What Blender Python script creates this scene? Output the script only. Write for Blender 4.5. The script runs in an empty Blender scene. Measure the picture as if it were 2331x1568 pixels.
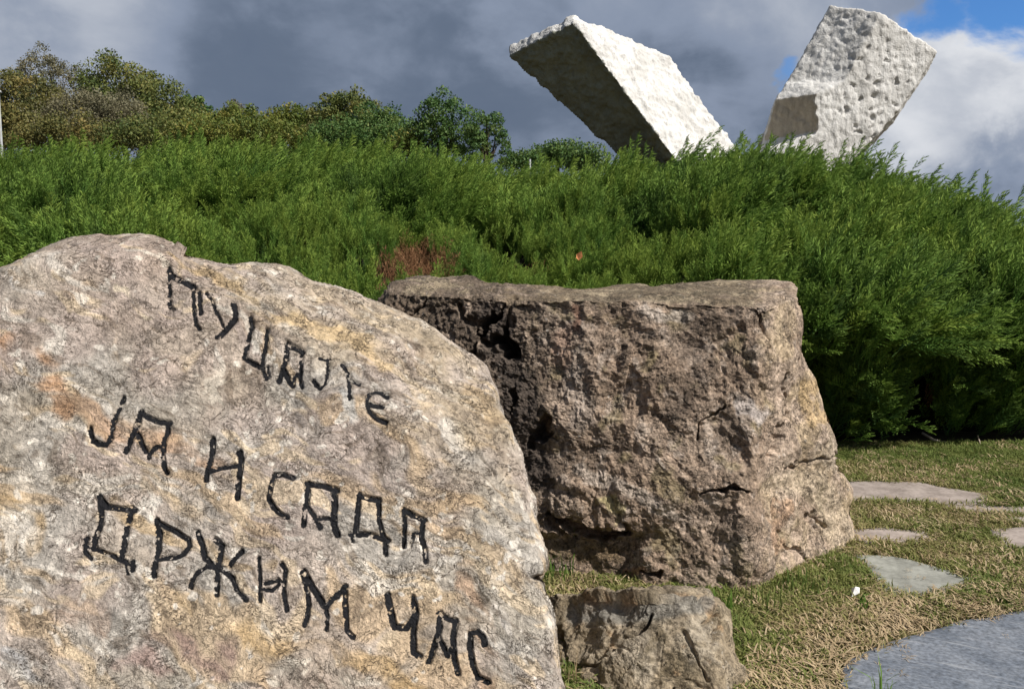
import bpy, math, random
import numpy as np
from mathutils import Vector, Matrix

random.seed(7)
RNG = np.random.default_rng(7)
SC = bpy.context.scene
COL = SC.collection

# ------------------------------------------------------------------ camera
F, CX, CY, HORIZON, CAM_H = 887.0, 512.0, 344.0, 255.0, 1.5
PITCH = math.atan((CY - HORIZON) / F)
cd = bpy.data.cameras.new('camera')
cam = bpy.data.objects.new('camera', cd)
COL.objects.link(cam)
cd.sensor_width = 36.0
cd.lens = 36.0 * F / 1024.0
cd.clip_start = 0.05
cd.clip_end = 5000.0
cam.location = (0, 0, CAM_H)
cam.rotation_euler = (math.radians(90) - PITCH, 0, 0)
SC.camera = cam

# ------------------------------------------------------------------ colour management
vs = SC.view_settings
vs.view_transform = 'Standard'
vs.look = 'None'
vs.gamma = 1.0
vs.use_curve_mapping = False
vs.exposure = 0.32

# ------------------------------------------------------------------ sun
SUN = Vector((0.60, -0.35, 0.72)).normalized()
SUN_EL = math.asin(SUN.z)
SUN_AZ = math.atan2(SUN.x, SUN.y)
sd = bpy.data.lights.new('sun', 'SUN')
sd.energy = 5.0
sd.angle = math.radians(0.5)
sd.color = (1.0, 0.955, 0.89)
sun = bpy.data.objects.new('sun', sd)
sun.rotation_euler = SUN.to_track_quat('Z', 'Y').to_euler()
sun.location = (20, -12, 30)
COL.objects.link(sun)


class N:
    """small helper for shader node trees"""
    def __init__(self, nt):
        self.nt = nt
        nt.nodes.clear()

    def node(self, t, props=None, **ins):
        n = self.nt.nodes.new(t)
        for k, v in (props or {}).items():
            setattr(n, k, v)
        for k, v in ins.items():
            key = int(k[1:]) if k[0] == 'i' and k[1:].isdigit() else k.replace('_', ' ')
            s = n.inputs[key]
            if isinstance(v, bpy.types.NodeSocket):
                self.nt.links.new(v, s)
            else:
                s.default_value = v
        return n

    def math(self, op, a, b=0.0, clamp=False):
        return self.node('ShaderNodeMath', {'operation': op, 'use_clamp': clamp}, i0=a, i1=b).outputs[0]

    def mix(self, f, a, b, mode='MIX'):
        n = self.nt.nodes.new('ShaderNodeMix')
        n.data_type = 'RGBA'
        n.blend_type = mode
        for idx, v in ((0, f), (6, a), (7, b)):
            if isinstance(v, bpy.types.NodeSocket):
                self.nt.links.new(v, n.inputs[idx])
            else:
                n.inputs[idx].default_value = v if idx == 0 else (tuple(v) + (1.0,))[:4]
        return n.outputs[2]

    def ramp(self, f, lo, hi, a=0.0, b=1.0):
        return self.node('ShaderNodeMapRange', {'interpolation_type': 'SMOOTHSTEP'}, Value=f, From_Min=lo, From_Max=hi,
                         To_Min=a, To_Max=b).outputs[0]

    def noise(self, vec, scale, detail=4.0, rough=0.55, dist=0.0, **kw):
        return self.node('ShaderNodeTexNoise', None, Vector=vec, Scale=scale, Detail=detail, Roughness=rough,
                         Distortion=dist)

    def vmath(self, op, a, b=(0, 0, 0)):
        n = self.node('ShaderNodeVectorMath', {'operation': op}, i0=a, i1=b)
        return n.outputs['Value'] if op in ('DOT_PRODUCT', 'LENGTH') else n.outputs[0]


def ray(px, py):
    """world direction (y = 1) through a pixel of the 1024 x 688 frame"""
    px = np.asarray(px, float); py = np.asarray(py, float)
    c, s = math.cos(PITCH), math.sin(PITCH)
    xc = (px - CX) / F; yc = (CY - py) / F
    wx = xc; wy = c + yc * s; wz = -s + yc * c
    return np.stack([wx / wy, np.ones_like(wx), wz / wy], -1)


def at(px, py, Y):
    r = ray(px, py)
    return r * np.asarray(Y, float)[..., None] + np.array([0, 0, CAM_H])


D2P = 1024 / 2331.0          # the enlarged view used for measuring -> render pixels
S2P = 0.4                    # photograph pixels -> render pixels

# ------------------------------------------------------------------ world: real sky with broken cloud
w = bpy.data.worlds.new('World')
SC.world = w
w.use_nodes = True
k = N(w.node_tree)
sky = k.node('ShaderNodeTexSky')
sky.sky_type = 'NISHITA'
sky.sun_disc = False
sky.sun_elevation = SUN_EL
sky.sun_rotation = SUN_AZ
sky.altitude = 200
sky.air_density = 1.0
sky.dust_density = 0.6
tc = k.node('ShaderNodeTexCoord')
dirv = tc.outputs['Generated']


def skydir(dx, dy):
    r = ray(dx * D2P, dy * D2P)
    r = r / np.linalg.norm(r)
    return tuple(float(v) for v in r)


def blob(dx, dy, rad, soft, warp=None):
    """soft round patch of sky round a direction; radii in degrees"""
    d = k.vmath('DOT_PRODUCT', warp if warp is not None else dirv, skydir(dx, dy))
    return k.ramp(d, math.cos(math.radians(rad + soft)), math.cos(math.radians(max(rad - soft, 0))))


mp = k.node('ShaderNodeMapping', None, Vector=dirv, Scale=(1.0, 1.0, 1.45)).outputs[0]
n_big = k.noise(mp, 2.3, 6.0, 0.55, 0.5)
n_mid = k.noise(mp, 5.2, 7.0, 0.55, 0.35)
n_fine = k.noise(mp, 13.0, 8.0, 0.58, 0.2)
off = k.vmath('SUBTRACT', n_mid.outputs['Color'], (0.5, 0.5, 0.5))
off = k.vmath('SCALE', off)
off.node.inputs['Scale'].default_value = 0.22
wdir = k.vmath('NORMALIZE', k.vmath('ADD', dirv, off))
off2 = k.vmath('SUBTRACT', n_fine.outputs['Color'], (0.5, 0.5, 0.5))
off2 = k.vmath('SCALE', off2)
off2.node.inputs['Scale'].default_value = 0.10
wdir2 = k.vmath('NORMALIZE', k.vmath('ADD', wdir, off2))
sx = k.node('ShaderNodeSeparateXYZ', None, Vector=wdir)
bright = k.math('MULTIPLY', k.math('SUBTRACT', n_big.outputs[0], 0.5), 1.5)
bright = k.math('ADD', bright, k.math('MULTIPLY', sx.outputs[0], 0.55))
bright = k.math('ADD', bright, 0.17)
bright = k.math('ADD', bright, k.math('ADD', k.math('MULTIPLY', k.math('SUBTRACT', n_fine.outputs[0], 0.5), 0.40), k.math('MULTIPLY', k.math('SUBTRACT', n_mid.outputs[0], 0.5), 1.1)))
for (bx_, by_, r_, s_, v_) in ((2250, 130, 4.2, 2.8, 0.75), (2050, 385, 2.8, 2.6, 0.55), (2330, 390, 2.5, 2.5, 0.12), (-60, 40, 6.0, 5.5, 0.75), (420, 20, 6, 5, 0.14), (950, 60, 6, 5, 0.10), (1600, 60, 5, 4, 0.16), (2180, 290, 3.0, 2.2, -0.30), (2250, 450, 3.0, 2.2, -0.2),
                               (1750, 130, 4, 4, 0.10), (2250, 265, 2.6, 2.6, -0.12), (700, 250, 9, 7, -0.14),
                               (1450, 180, 8, 6, -0.05), (1240, 20, 3, 3.2, 0.12)):
    bright = k.math('ADD', bright, k.math('MULTIPLY', blob(bx_, by_, r_, s_, wdir2), v_))
dark_c = (0.104, 0.135, 0.192)
mid_c = (0.205, 0.245, 0.325)
lit_c = (0.54, 0.555, 0.59)
c0 = k.mix(k.ramp(bright, -0.50, 0.0), (0.086, 0.116, 0.175), dark_c)
c1 = k.mix(k.ramp(bright, -0.05, 0.42), c0, mid_c)
c2 = k.mix(k.ramp(bright, 0.36, 1.35), c1, (0.60, 0.615, 0.645))
# openings of clear sky
gap = k.ramp(k.math('ADD', n_big.outputs[0], k.math('MULTIPLY', n_mid.outputs[0], 0.5)), 1.0, 1.08)
up = k.node('ShaderNodeSeparateXYZ', None, Vector=dirv)
gap = k.math('MULTIPLY', gap, k.ramp(up.outputs[2], 0.35, 0.6))
g1 = blob(2230, -75, 2.7, 1.1, wdir2)
g2 = blob(2110, 25, 1.5, 1.1, wdir2)
g3 = blob(1775, 200, 0.7, 0.7, wdir2)
g4 = blob(2450, -30, 2.6, 1.4, wdir2)
gap = k.math('MAXIMUM', k.math('MAXIMUM', gap, g1), k.math('MAXIMUM', g2, k.math('MULTIPLY', g3, 0.7)))
gap = k.math('MAXIMUM', gap, g4)
SKY_S = 0.10
cloud = k.vmath('SCALE', c2)
cloud.node.inputs['Scale'].default_value = 1.0 / SKY_S
clear = k.mix(1.0, sky.outputs[0], (0.36, 0.66, 1.05), 'MULTIPLY')
mixd = k.mix(gap, cloud, clear)
bg = k.node('ShaderNodeBackground', None, Color=mixd, Strength=SKY_S)
out = k.node('ShaderNodeOutputWorld', None, Surface=bg.outputs[0])

# ------------------------------------------------------------------ numpy noise
_perm = np.random.default_rng(3).permutation(256)
PERM = np.concatenate([_perm, _perm, _perm]).astype(np.int32)
_g = np.random.default_rng(5).normal(size=(256, 3))
GRAD = (_g / np.linalg.norm(_g, axis=1)[:, None]).astype(np.float32)


def pn(p, scale=1.0, seed=0):
    """gradient noise, about -0.7..0.7"""
    p = np.asarray(p, np.float32).reshape(-1, 3) * np.float32(scale) + np.float32(seed * 17.31)
    i = np.floor(p).astype(np.int32)
    f = p - i
    u = f * f * f * (f * (f * 6 - 15) + 10)
    i &= 255
    res = 0
    for dx in (0, 1):
        wx = u[:, 0] if dx else 1 - u[:, 0]
        a = PERM[(i[:, 0] + dx) & 255]
        for dy in (0, 1):
            wy = u[:, 1] if dy else 1 - u[:, 1]
            b = PERM[(a + i[:, 1] + dy) & 255]
            for dz in (0, 1):
                wz = u[:, 2] if dz else 1 - u[:, 2]
                g = GRAD[PERM[(b + i[:, 2] + dz) & 255]]
                d = g[:, 0] * (f[:, 0] - dx) + g[:, 1] * (f[:, 1] - dy) + g[:, 2] * (f[:, 2] - dz)
                res = res + wx * wy * wz * d
    return res * 1.4


def fbm(p, scale, octs, gain=0.5, seed=0):
    s, a, t = scale, 1.0, 0
    for o in range(octs):
        t = t + a * pn(p, s, seed + o)
        s *= 2.03; a *= gain
    return t


def ridged(p, scale, octs, gain=0.5, seed=0):
    s, a, t = scale, 1.0, 0
    for o in range(octs):
        t = t + a * (1 - np.abs(pn(p, s, seed + o)) * 2)
        s *= 2.07; a *= gain
    return t


def facets(p, scale, seed=0, jit=0.9):
    """tilted chips: each cell a random tilted plane; returns height and edge distance"""
    q = np.asarray(p, np.float32) * scale + seed * 3.7
    i0 = np.floor(q).astype(np.int32)
    best = np.full(len(q), 9.0, np.float32); sec = best.copy(); h = np.zeros(len(q), np.float32)
    for dx in (-1, 0, 1):
        for dy in (-1, 0, 1):
            for dz in (-1, 0, 1):
                c = i0 + np.array([dx, dy, dz])
                hsh = PERM[(PERM[(PERM[c[:, 0] & 255] + c[:, 1]) & 255] + c[:, 2]) & 255]
                r1 = GRAD[hsh]; r2 = GRAD[(hsh * 7 + 13) & 255]
                v = q - (c + 0.5 + r1 * 0.45 * jit)
                d = np.sqrt((v * v).sum(1))
                hh = (v * r2).sum(1) + r2[:, 0] * 0.5
                m = d < best
                sec = np.where(m, best, np.minimum(sec, d))
                h = np.where(m, hh, h); best = np.where(m, d, best)
    ed = sec - best
    return h * sstep(ed, 0.0, 0.42), ed


def sstep(x, a, b):
    t = np.clip((x - a) / (b - a), 0, 1)
    return t * t * (3 - 2 * t)


def seg_dist(px, py, poly, closed=False):
    """distance of points to a polyline"""
    d = np.full(px.shape, 1e9)
    n = len(poly)
    for i in range(n if closed else n - 1):
        ax, ay = poly[i]; bx, by = poly[(i + 1) % n]
        vx, vy = bx - ax, by - ay
        L = vx * vx + vy * vy + 1e-9
        t = np.clip(((px - ax) * vx + (py - ay) * vy) / L, 0, 1)
        d = np.minimum(d, np.hypot(px - ax - t * vx, py - ay - t * vy))
    return d


def seg_near(px, py, poly, R_):
    """polyline distance, only worked out close to it"""
    d = np.full(px.shape, 1e3)
    q = np.array(poly)
    m = (px > q[:, 0].min() - R_) & (px < q[:, 0].max() + R_) & (py > q[:, 1].min() - R_) & (py < q[:, 1].max() + R_)
    if m.any():
        d[m] = seg_dist(px[m], py[m], poly)
    return d


def inside(px, py, poly):
    c = np.zeros(px.shape, bool)
    n = len(poly)
    for i in range(n):
        ax, ay = poly[i]; bx, by = poly[(i + 1) % n]
        if ay == by:
            continue
        m = ((ay > py) != (by > py)) & (px < (bx - ax) * (py - ay) / (by - ay) + ax)
        c ^= m
    return c


# ------------------------------------------------------------------ object helpers
def link(o, parent=None):
    COL.objects.link(o)
    if parent is not None:
        o.parent = parent
    return o


def tag(o, label=None, cat=None, group=None, kind=None):
    if label: o['label'] = label
    if cat: o['category'] = cat
    if group: o['group'] = group
    if kind: o['kind'] = kind
    return o


def empty(name, loc=(0, 0, 0)):
    o = bpy.data.objects.new(name, None)
    o.location = loc
    o.empty_display_size = 0.2
    return link(o)


def mesh_np(name, verts, faces, mat=None, smooth=True, colors=None, attrs=None, parent=None, origin=None, faces3=None):
    """fast mesh from numpy arrays; faces (n,4) and/or faces3 (n,3)"""
    verts = np.asarray(verts, np.float32)
    if origin is not None:
        verts = verts - np.asarray(origin, np.float32)
    me = bpy.data.meshes.new(name)
    me.vertices.add(len(verts))
    me.vertices.foreach_set('co', verts.ravel())
    loops, starts, tot = [], [], 0
    for fa in (faces, faces3):
        if fa is None or len(fa) == 0:
            continue
        fa = np.asarray(fa, np.int32)
        starts.append(tot + np.arange(len(fa)) * fa.shape[1])
        loops.append(fa.ravel()); tot += fa.size
    if loops:
        loops = np.concatenate(loops); starts = np.concatenate(starts)
        me.loops.add(len(loops))
        me.loops.foreach_set('vertex_index', loops.astype(np.int32))
        me.polygons.add(len(starts))
        me.polygons.foreach_set('loop_start', starts.astype(np.int32))
        me.update(calc_edges=True)
        me.polygons.foreach_set('use_smooth', np.full(len(starts), smooth))
    if colors is not None:
        at_ = me.color_attributes.new('tone', 'FLOAT_COLOR', 'POINT')
        c4 = np.ones((len(verts), 4), np.float32); c4[:, :3] = colors
        at_.data.foreach_set('color', c4.ravel())
    for kk, (ty, arr) in (attrs or {}).items():
        a = me.attributes.new(kk, ty, 'POINT')
        a.data.foreach_set('vector' if ty == 'FLOAT_VECTOR' else 'value', np.ascontiguousarray(arr).ravel())
    me.validate()
    if mat: me.materials.append(mat)
    o = bpy.data.objects.new(name, me)
    if origin is not None and parent is None:
        o.location = origin
    return link(o, parent)


def material(name):
    m = bpy.data.materials.new(name)
    m.use_nodes = True
    return m, N(m.node_tree)


def finish(k, col, rough=0.9, bump=None, spec=0.25, trans=None):
    kw = dict(Base_Color=col, Roughness=rough)
    b = k.node('ShaderNodeBsdfPrincipled', None, **kw)
    b.inputs['Specular IOR Level'].default_value = spec
    if bump is not None:
        k.nt.links.new(bump, b.inputs['Normal'])
    sh = b.outputs[0]
    if trans is not None:
        t = k.node('ShaderNodeBsdfTranslucent', None, Color=trans[0])
        sh = k.node('ShaderNodeMixShader', None, i0=trans[1], i1=sh, i2=t.outputs[0]).outputs[0]
    k.node('ShaderNodeOutputMaterial', None, Surface=sh)


def bumps(k, items):
    nrm = None
    for h, strength, dist in items:
        n = k.node('ShaderNodeBump', None, Strength=strength, Distance=dist, Height=h)
        if nrm is not None:
            k.nt.links.new(nrm, n.inputs['Normal'])
        nrm = n.outputs[0]
    return nrm


# ------------------------------------------------------------------ materials
def rock_material(name, grit=1.9, bd=0.011, crack=0.6, crackcol=(0.055, 0.042, 0.032), pit=0.5, scale=1.0, sat=(1, 1, 1), veins=0.6, ck=1.0):
    m, k = material(name)
    g = k.node('ShaderNodeNewGeometry').outputs['Position']
    col = k.node('ShaderNodeAttribute', {'attribute_name': 'tone'}).outputs['Color']
    wob = k.noise(g, 9 * scale, 5, 0.6)
    wv = k.vmath('SCALE', k.vmath('SUBTRACT', wob.outputs['Color'], (0.5, 0.5, 0.5)))
    wv.node.inputs['Scale'].default_value = 0.06 / scale
    gw = k.vmath('ADD', g, wv)
    na = k.noise(gw, 26 * scale, 8, 0.62)
    nb = k.noise(gw, 90 * scale, 6, 0.65)
    nc = k.noise(g, 6 * scale, 4, 0.55)
    # light / dark mottling of the mineral
    v = k.math('ADD', k.math('MULTIPLY', k.math('SUBTRACT', na.outputs[0], 0.5), 1.3), 1.0)
    v = k.math('ADD', v, k.math('MULTIPLY', k.math('SUBTRACT', nb.outputs[0], 0.5), grit))
    cc = k.vmath('SCALE', col)
    k.nt.links.new(v, cc.node.inputs['Scale'])
    # thin wandering dirt-filled cracks: where distorted noise crosses its mean
    e1 = k.math('ABSOLUTE', k.math('SUBTRACT', k.noise(gw, 13 * scale, 6, 0.62, 0.6).outputs[0], 0.5))
    l1 = k.ramp(e1, 0.002, 0.013, 1.0, 0.0)
    e2 = k.math('ABSOLUTE', k.math('SUBTRACT', k.noise(gw, 46 * scale, 4, 0.6, 0.8).outputs[0], 0.52))
    l2 = k.ramp(e2, 0.004, 0.026, 1.0, 0.0)
    area = k.ramp(nc.outputs[0], 0.40, 0.62)
    area2 = k.ramp(k.noise(g, 11 * scale, 4, 0.6).outputs[0], 0.44, 0.62)
    l1 = k.math('MULTIPLY', l1, k.math('ADD', k.math('MULTIPLY', area, 0.75), 0.15))
    l2 = k.math('MULTIPLY', l2, area2)
    line = k.math('MULTIPLY', k.math('MAXIMUM', l1, l2), crack)
    cc = k.mix(line, cc, crackcol)
    # dark pinprick pits and small pale grains
    vo = k.node('ShaderNodeTexVoronoi', None, Vector=gw, Scale=70.0 * scale)
    p1 = k.math('MULTIPLY', k.ramp(vo.outputs['Distance'], 0.10, 0.24, 1.0, 0.0), area2)
    cc = k.mix(k.math('MULTIPLY', p1, pit), cc, crackcol)
    vg = k.node('ShaderNodeTexVoronoi', None, Vector=gw, Scale=30.0 * scale)
    gr = k.math('MULTIPLY', k.ramp(vg.outputs['Distance'], 0.08, 0.26, 1.0, 0.0), k.ramp(k.noise(g, 5 * scale, 3).outputs[0], 0.52, 0.66))
    cc = k.mix(k.math('MULTIPLY', gr, veins), cc, (0.60, 0.56, 0.50))
    h = k.math('ADD', na.outputs[0], k.math('MULTIPLY', nb.outputs[0], 0.75))
    h = k.math('SUBTRACT', h, k.math('MULTIPLY', line, 0.5))
    h = k.math('SUBTRACT', h, k.math('MULTIPLY', p1, 0.35))
    nrm = bumps(k, [(h, 1.0, bd / scale)])
    finish(k, cc, 0.88, nrm, 0.3)
    return m


M_ROCK1 = rock_material('pale_quartzite', veins=0.3, grit=1.2, bd=0.016, crack=0.92, crackcol=(0.09, 0.065, 0.045), pit=0.5)
M_ROCK2 = rock_material('lichened_rock', grit=3.0, crack=0.9, crackcol=(0.028, 0.022, 0.018), pit=0.8, scale=0.85, veins=0.45)
M_ROCK3 = rock_material('low_rock', crack=0.8, crackcol=(0.045, 0.036, 0.024), pit=0.6, scale=0.9, veins=0.3)

m, k = material('black_paint')
g = k.node('ShaderNodeNewGeometry').outputs['Position']
nz = k.noise(g, 60, 6, 0.65)
c = k.mix(k.ramp(nz.outputs[0], 0.60, 0.74), (0.010, 0.010, 0.012), (0.22, 0.20, 0.18))
finish(k, c, 0.7, bumps(k, [(nz.outputs[0], 1.0, 0.012)]), 0.2)
M_PAINT = m

m, k = material('bleached_concrete')
g = k.node('ShaderNodeNewGeometry').outputs['Position']
gs = k.node('ShaderNodeMapping', None, Vector=g, Scale=(1.0, 1.0, 0.45)).outputs[0]
n1 = k.noise(g, 0.9, 7, 0.62)
n2 = k.noise(gs, 5.0, 6, 0.6)
n3 = k.noise(g, 18.0, 5, 0.6)
n4 = k.noise(k.node('ShaderNodeMapping', None, Vector=g, Scale=(2.2, 2.2, 0.28)).outputs[0], 1.6, 6, 0.62)
c = k.mix(k.ramp(n1.outputs[0], 0.36, 0.62), (0.54, 0.525, 0.495), (0.68, 0.665, 0.635))
c = k.mix(k.ramp(n2.outputs[0], 0.50, 0.75, 0.0, 0.30), c, (0.45, 0.43, 0.40))
c = k.mix(k.ramp(n4.outputs[0], 0.50, 0.70, 0.0, 0.40), c, (0.40, 0.385, 0.35))
c = k.mix(k.ramp(n3.outputs[0], 0.56, 0.74, 0.0, 0.45), c, (0.33, 0.31, 0.28))
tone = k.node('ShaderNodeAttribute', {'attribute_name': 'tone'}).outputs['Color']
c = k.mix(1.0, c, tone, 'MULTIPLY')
finish(k, c, 0.92, bumps(k, [(n2.outputs[0], 0.8, 0.12), (n3.outputs[0], 0.7, 0.05)]), 0.15)
M_CONC = m


def foliage_material(name, ca, cb, cc_, tip, tr=0.25, rough=0.55):
    """ca..cc_: spread of the leaf colour from one spray to the next; tip: young growth at the ends"""
    m, k = material(name)
    t = k.node('ShaderNodeAttribute', {'attribute_name': 'tone', 'attribute_type': 'INSTANCER'})
    a = k.node('ShaderNodeAttribute', {'attribute_name': 'tip'}).outputs['Fac']
    r = k.node('ShaderNodeObjectInfo').outputs['Random']
    fac = k.math('ADD', k.math('MULTIPLY', r, 0.5), k.math('MULTIPLY', t.outputs['Fac'], 0.7), True)
    c = k.mix(k.ramp(fac, 0.0, 0.5), ca, cb)
    c = k.mix(k.ramp(fac, 0.5, 1.0), c, cc_)
    c = k.mix(k.math('MULTIPLY', a, 0.6), c, tip)
    finish(k, c, rough, None, 0.12, trans=(c, tr))
    return m


M_JUN = foliage_material('juniper_green', (0.028, 0.090, 0.036), (0.115, 0.225, 0.042), (0.25, 0.335, 0.062), (0.27, 0.36, 0.075), 0.30, 0.85)
M_GRASS = foliage_material('grass_blades', (0.065, 0.135, 0.024), (0.155, 0.185, 0.045), (0.34, 0.275, 0.13), (0.22, 0.235, 0.08), 0.25, 0.6)
M_STRAW = foliage_material('dry_straw', (0.20, 0.145, 0.08), (0.36, 0.265, 0.155), (0.52, 0.41, 0.26), (0.40, 0.30, 0.18), 0.1, 0.6)
M_DEAD = foliage_material('dead_twigs', (0.09, 0.042, 0.022), (0.19, 0.092, 0.045), (0.32, 0.18, 0.09), (0.22, 0.11, 0.055), 0.1, 0.7)
M_WEED = foliage_material('fresh_blades', (0.06, 0.14, 0.02), (0.10, 0.20, 0.03), (0.15, 0.25, 0.04), (0.20, 0.28, 0.06), 0.3, 0.5)


def simple_mat(name, ca, cb, scale, rough=0.9, bump=0.02, lo=0.35, hi=0.65, spec=0.2):
    m, k = material(name)
    g = k.node('ShaderNodeNewGeometry').outputs['Position']
    n = k.noise(g, scale, 6, 0.6)
    n2 = k.noise(g, scale * 6, 4, 0.6)
    c = k.mix(k.ramp(n.outputs[0], lo, hi), ca, cb)
    v = k.math('ADD', k.math('MULTIPLY', k.math('SUBTRACT', n2.outputs[0], 0.5), 0.9), 1.0)
    cs = k.vmath('SCALE', c); k.nt.links.new(v, cs.node.inputs['Scale'])
    finish(k, cs, rough, bumps(k, [(n.outputs[0], 0.6, bump), (n2.outputs[0], 0.6, bump / 4)]), spec)
    return m


M_SOIL = simple_mat('thatch_and_soil', (0.055, 0.042, 0.025), (0.10, 0.085, 0.042), 3.0, 0.95, 0.02)
M_CORE = simple_mat('painted_shade', (0.006, 0.008, 0.004), (0.014, 0.016, 0.008), 8.0, 1.0, 0.03)  # near-black: the shade inside the bushes is put into this colour
M_FLAG = simple_mat('sandstone_flag', (0.235, 0.195, 0.170), (0.35, 0.295, 0.26), 7.0, 0.8, 0.006)
M_FLAG2 = simple_mat('grey_flag', (0.20, 0.20, 0.175), (0.29, 0.29, 0.255), 6.0, 0.8, 0.006)
M_BARK = simple_mat('bark', (0.06, 0.045, 0.035), (0.12, 0.095, 0.07), 9.0, 0.9, 0.02)
M_METAL = simple_mat('galvanised_metal', (0.35, 0.36, 0.36), (0.45, 0.46, 0.46), 5.0, 0.5, 0.001, spec=0.5)
M_LITTER = simple_mat('white_litter', (0.7, 0.68, 0.66), (0.8, 0.78, 0.76), 30.0, 0.7, 0.002)
M_LEAFLIT = simple_mat('fallen_leaf', (0.35, 0.13, 0.05), (0.48, 0.20, 0.08), 30.0, 0.7, 0.002)

# blue-grey slab with long pale scratches
m, k = material('scuffed_slate')
g = k.node('ShaderNodeNewGeometry').outputs['Position']
n1 = k.noise(g, 5.0, 6, 0.6)
n2 = k.noise(g, 60.0, 4, 0.6)


def scratches(ang, sc_, lo, hi, seed):
    rt = k.node('ShaderNodeMapping', None, Vector=g, Rotation=(0, 0, math.radians(ang)), Location=(seed, seed * 0.7, 0)).outputs[0]
    st = k.node('ShaderNodeMapping', None, Vector=rt, Scale=(4.0, 36.0, 1.0)).outputs[0]
    return k.ramp(k.noise(st, sc_, 5, 0.6, 0.35).outputs[0], lo, hi)


sa = scratches(28, 1.1, 0.54, 0.70, 1.0)
sb = scratches(-52, 0.5, 0.60, 0.76, 4.2)
sc2 = scratches(20, 3.1, 0.56, 0.74, 8.1)
s = k.math('MAXIMUM', k.math('MULTIPLY', sa, 0.55), k.math('MAXIMUM', k.math('MULTIPLY', sb, 0.35), k.math('MULTIPLY', sc2, 0.4)))
c = k.mix(k.ramp(n1.outputs[0], 0.3, 0.7), (0.10, 0.115, 0.14), (0.175, 0.19, 0.215))
v = k.math('ADD', k.math('MULTIPLY', k.math('SUBTRACT', n2.outputs[0], 0.5), 2.2), 1.0)
cs = k.vmath('SCALE', c); k.nt.links.new(v, cs.node.inputs['Scale'])
c = k.mix(s, cs, (0.36, 0.37, 0.385))
finish(k, c, 0.8, bumps(k, [(n1.outputs[0], 0.5, 0.006), (n2.outputs[0], 0.4, 0.002)]), 0.3)
M_SLATE = m

# ------------------------------------------------------------------ ground and hill
A_X = np.array([-400, 0, 140, 300, 440, 527, 620, 740, 810, 860, 940, 1024, 1300], float)
CREST = np.array([145, 147, 143, 143, 155, 171, 149, 136, 152, 167, 197, 215, 235], float)
CREST_Y = np.array([12, 12, 12, 12, 12, 12, 11, 10, 9.8, 9.6, 9.2, 8.8, 8.4])


def ground_h(x, y):
    x = np.asarray(x, float); y = np.asarray(y, float)
    a = CX + F * x / np.maximum(y, 4.0)
    sl = np.interp(a, A_X, (HORIZON - CREST) / F)
    sl = sl * 0.80 - 0.012
    far = 1.5 + sl * np.minimum(y, 62.0)
    near = 1.5 + sl * 14.0
    z = np.where(y < 14, near * sstep(y, 7.3, 14.5), far)
    roll = np.where(y > 7.5, 0.12 * np.sin(x * 0.35 + y * 0.2), 0)
    return np.where(y < 7.2, 0.0, z + roll * sstep(y, 7.5, 12))


ys = np.concatenate([[-3000, -800, -200, -60, -20, -8, -2], np.arange(0, 16, 0.25), np.arange(16, 70, 2.0), [80, 110, 160, 260, 500, 1000, 2500, 4000]])
xs = np.concatenate([[-4000, -1500, -500, -200, -100, -60], np.arange(-40, -10, 2), np.arange(-10, 10, 0.25), np.arange(10, 41, 2), [60, 100, 200, 500, 1500, 4000]])
X, Y = np.meshgrid(xs, ys)
Z = ground_h(X, Y)
P3 = np.stack([X, Y, Z], -1).reshape(-1, 3)
near = (np.abs(P3[:, 1] - 4) < 5) & (np.abs(P3[:, 0]) < 9)
P3[:, 2] += np.where(near & (P3[:, 1] < 7), 0.012 * pn(P3, 1.7), 0) - 0.012
nx = len(xs)
idx = np.arange(len(P3)).reshape(len(ys), nx)
fq = np.stack([idx[:-1, :-1], idx[:-1, 1:], idx[1:, 1:], idx[1:, :-1]], -1).reshape(-1, 4)
tag(mesh_np('ground', P3, fq, M_SOIL), kind='structure')

# ------------------------------------------------------------------ flagstones
path = tag(empty('path', (2.6, 4.6, 0.0)), kind='structure')


def gpt(dx, dy):
    r = ray(dx * D2P, dy * D2P)
    t = -CAM_H / r[2]
    return r[0] * t, t


FLAGS = []


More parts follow.
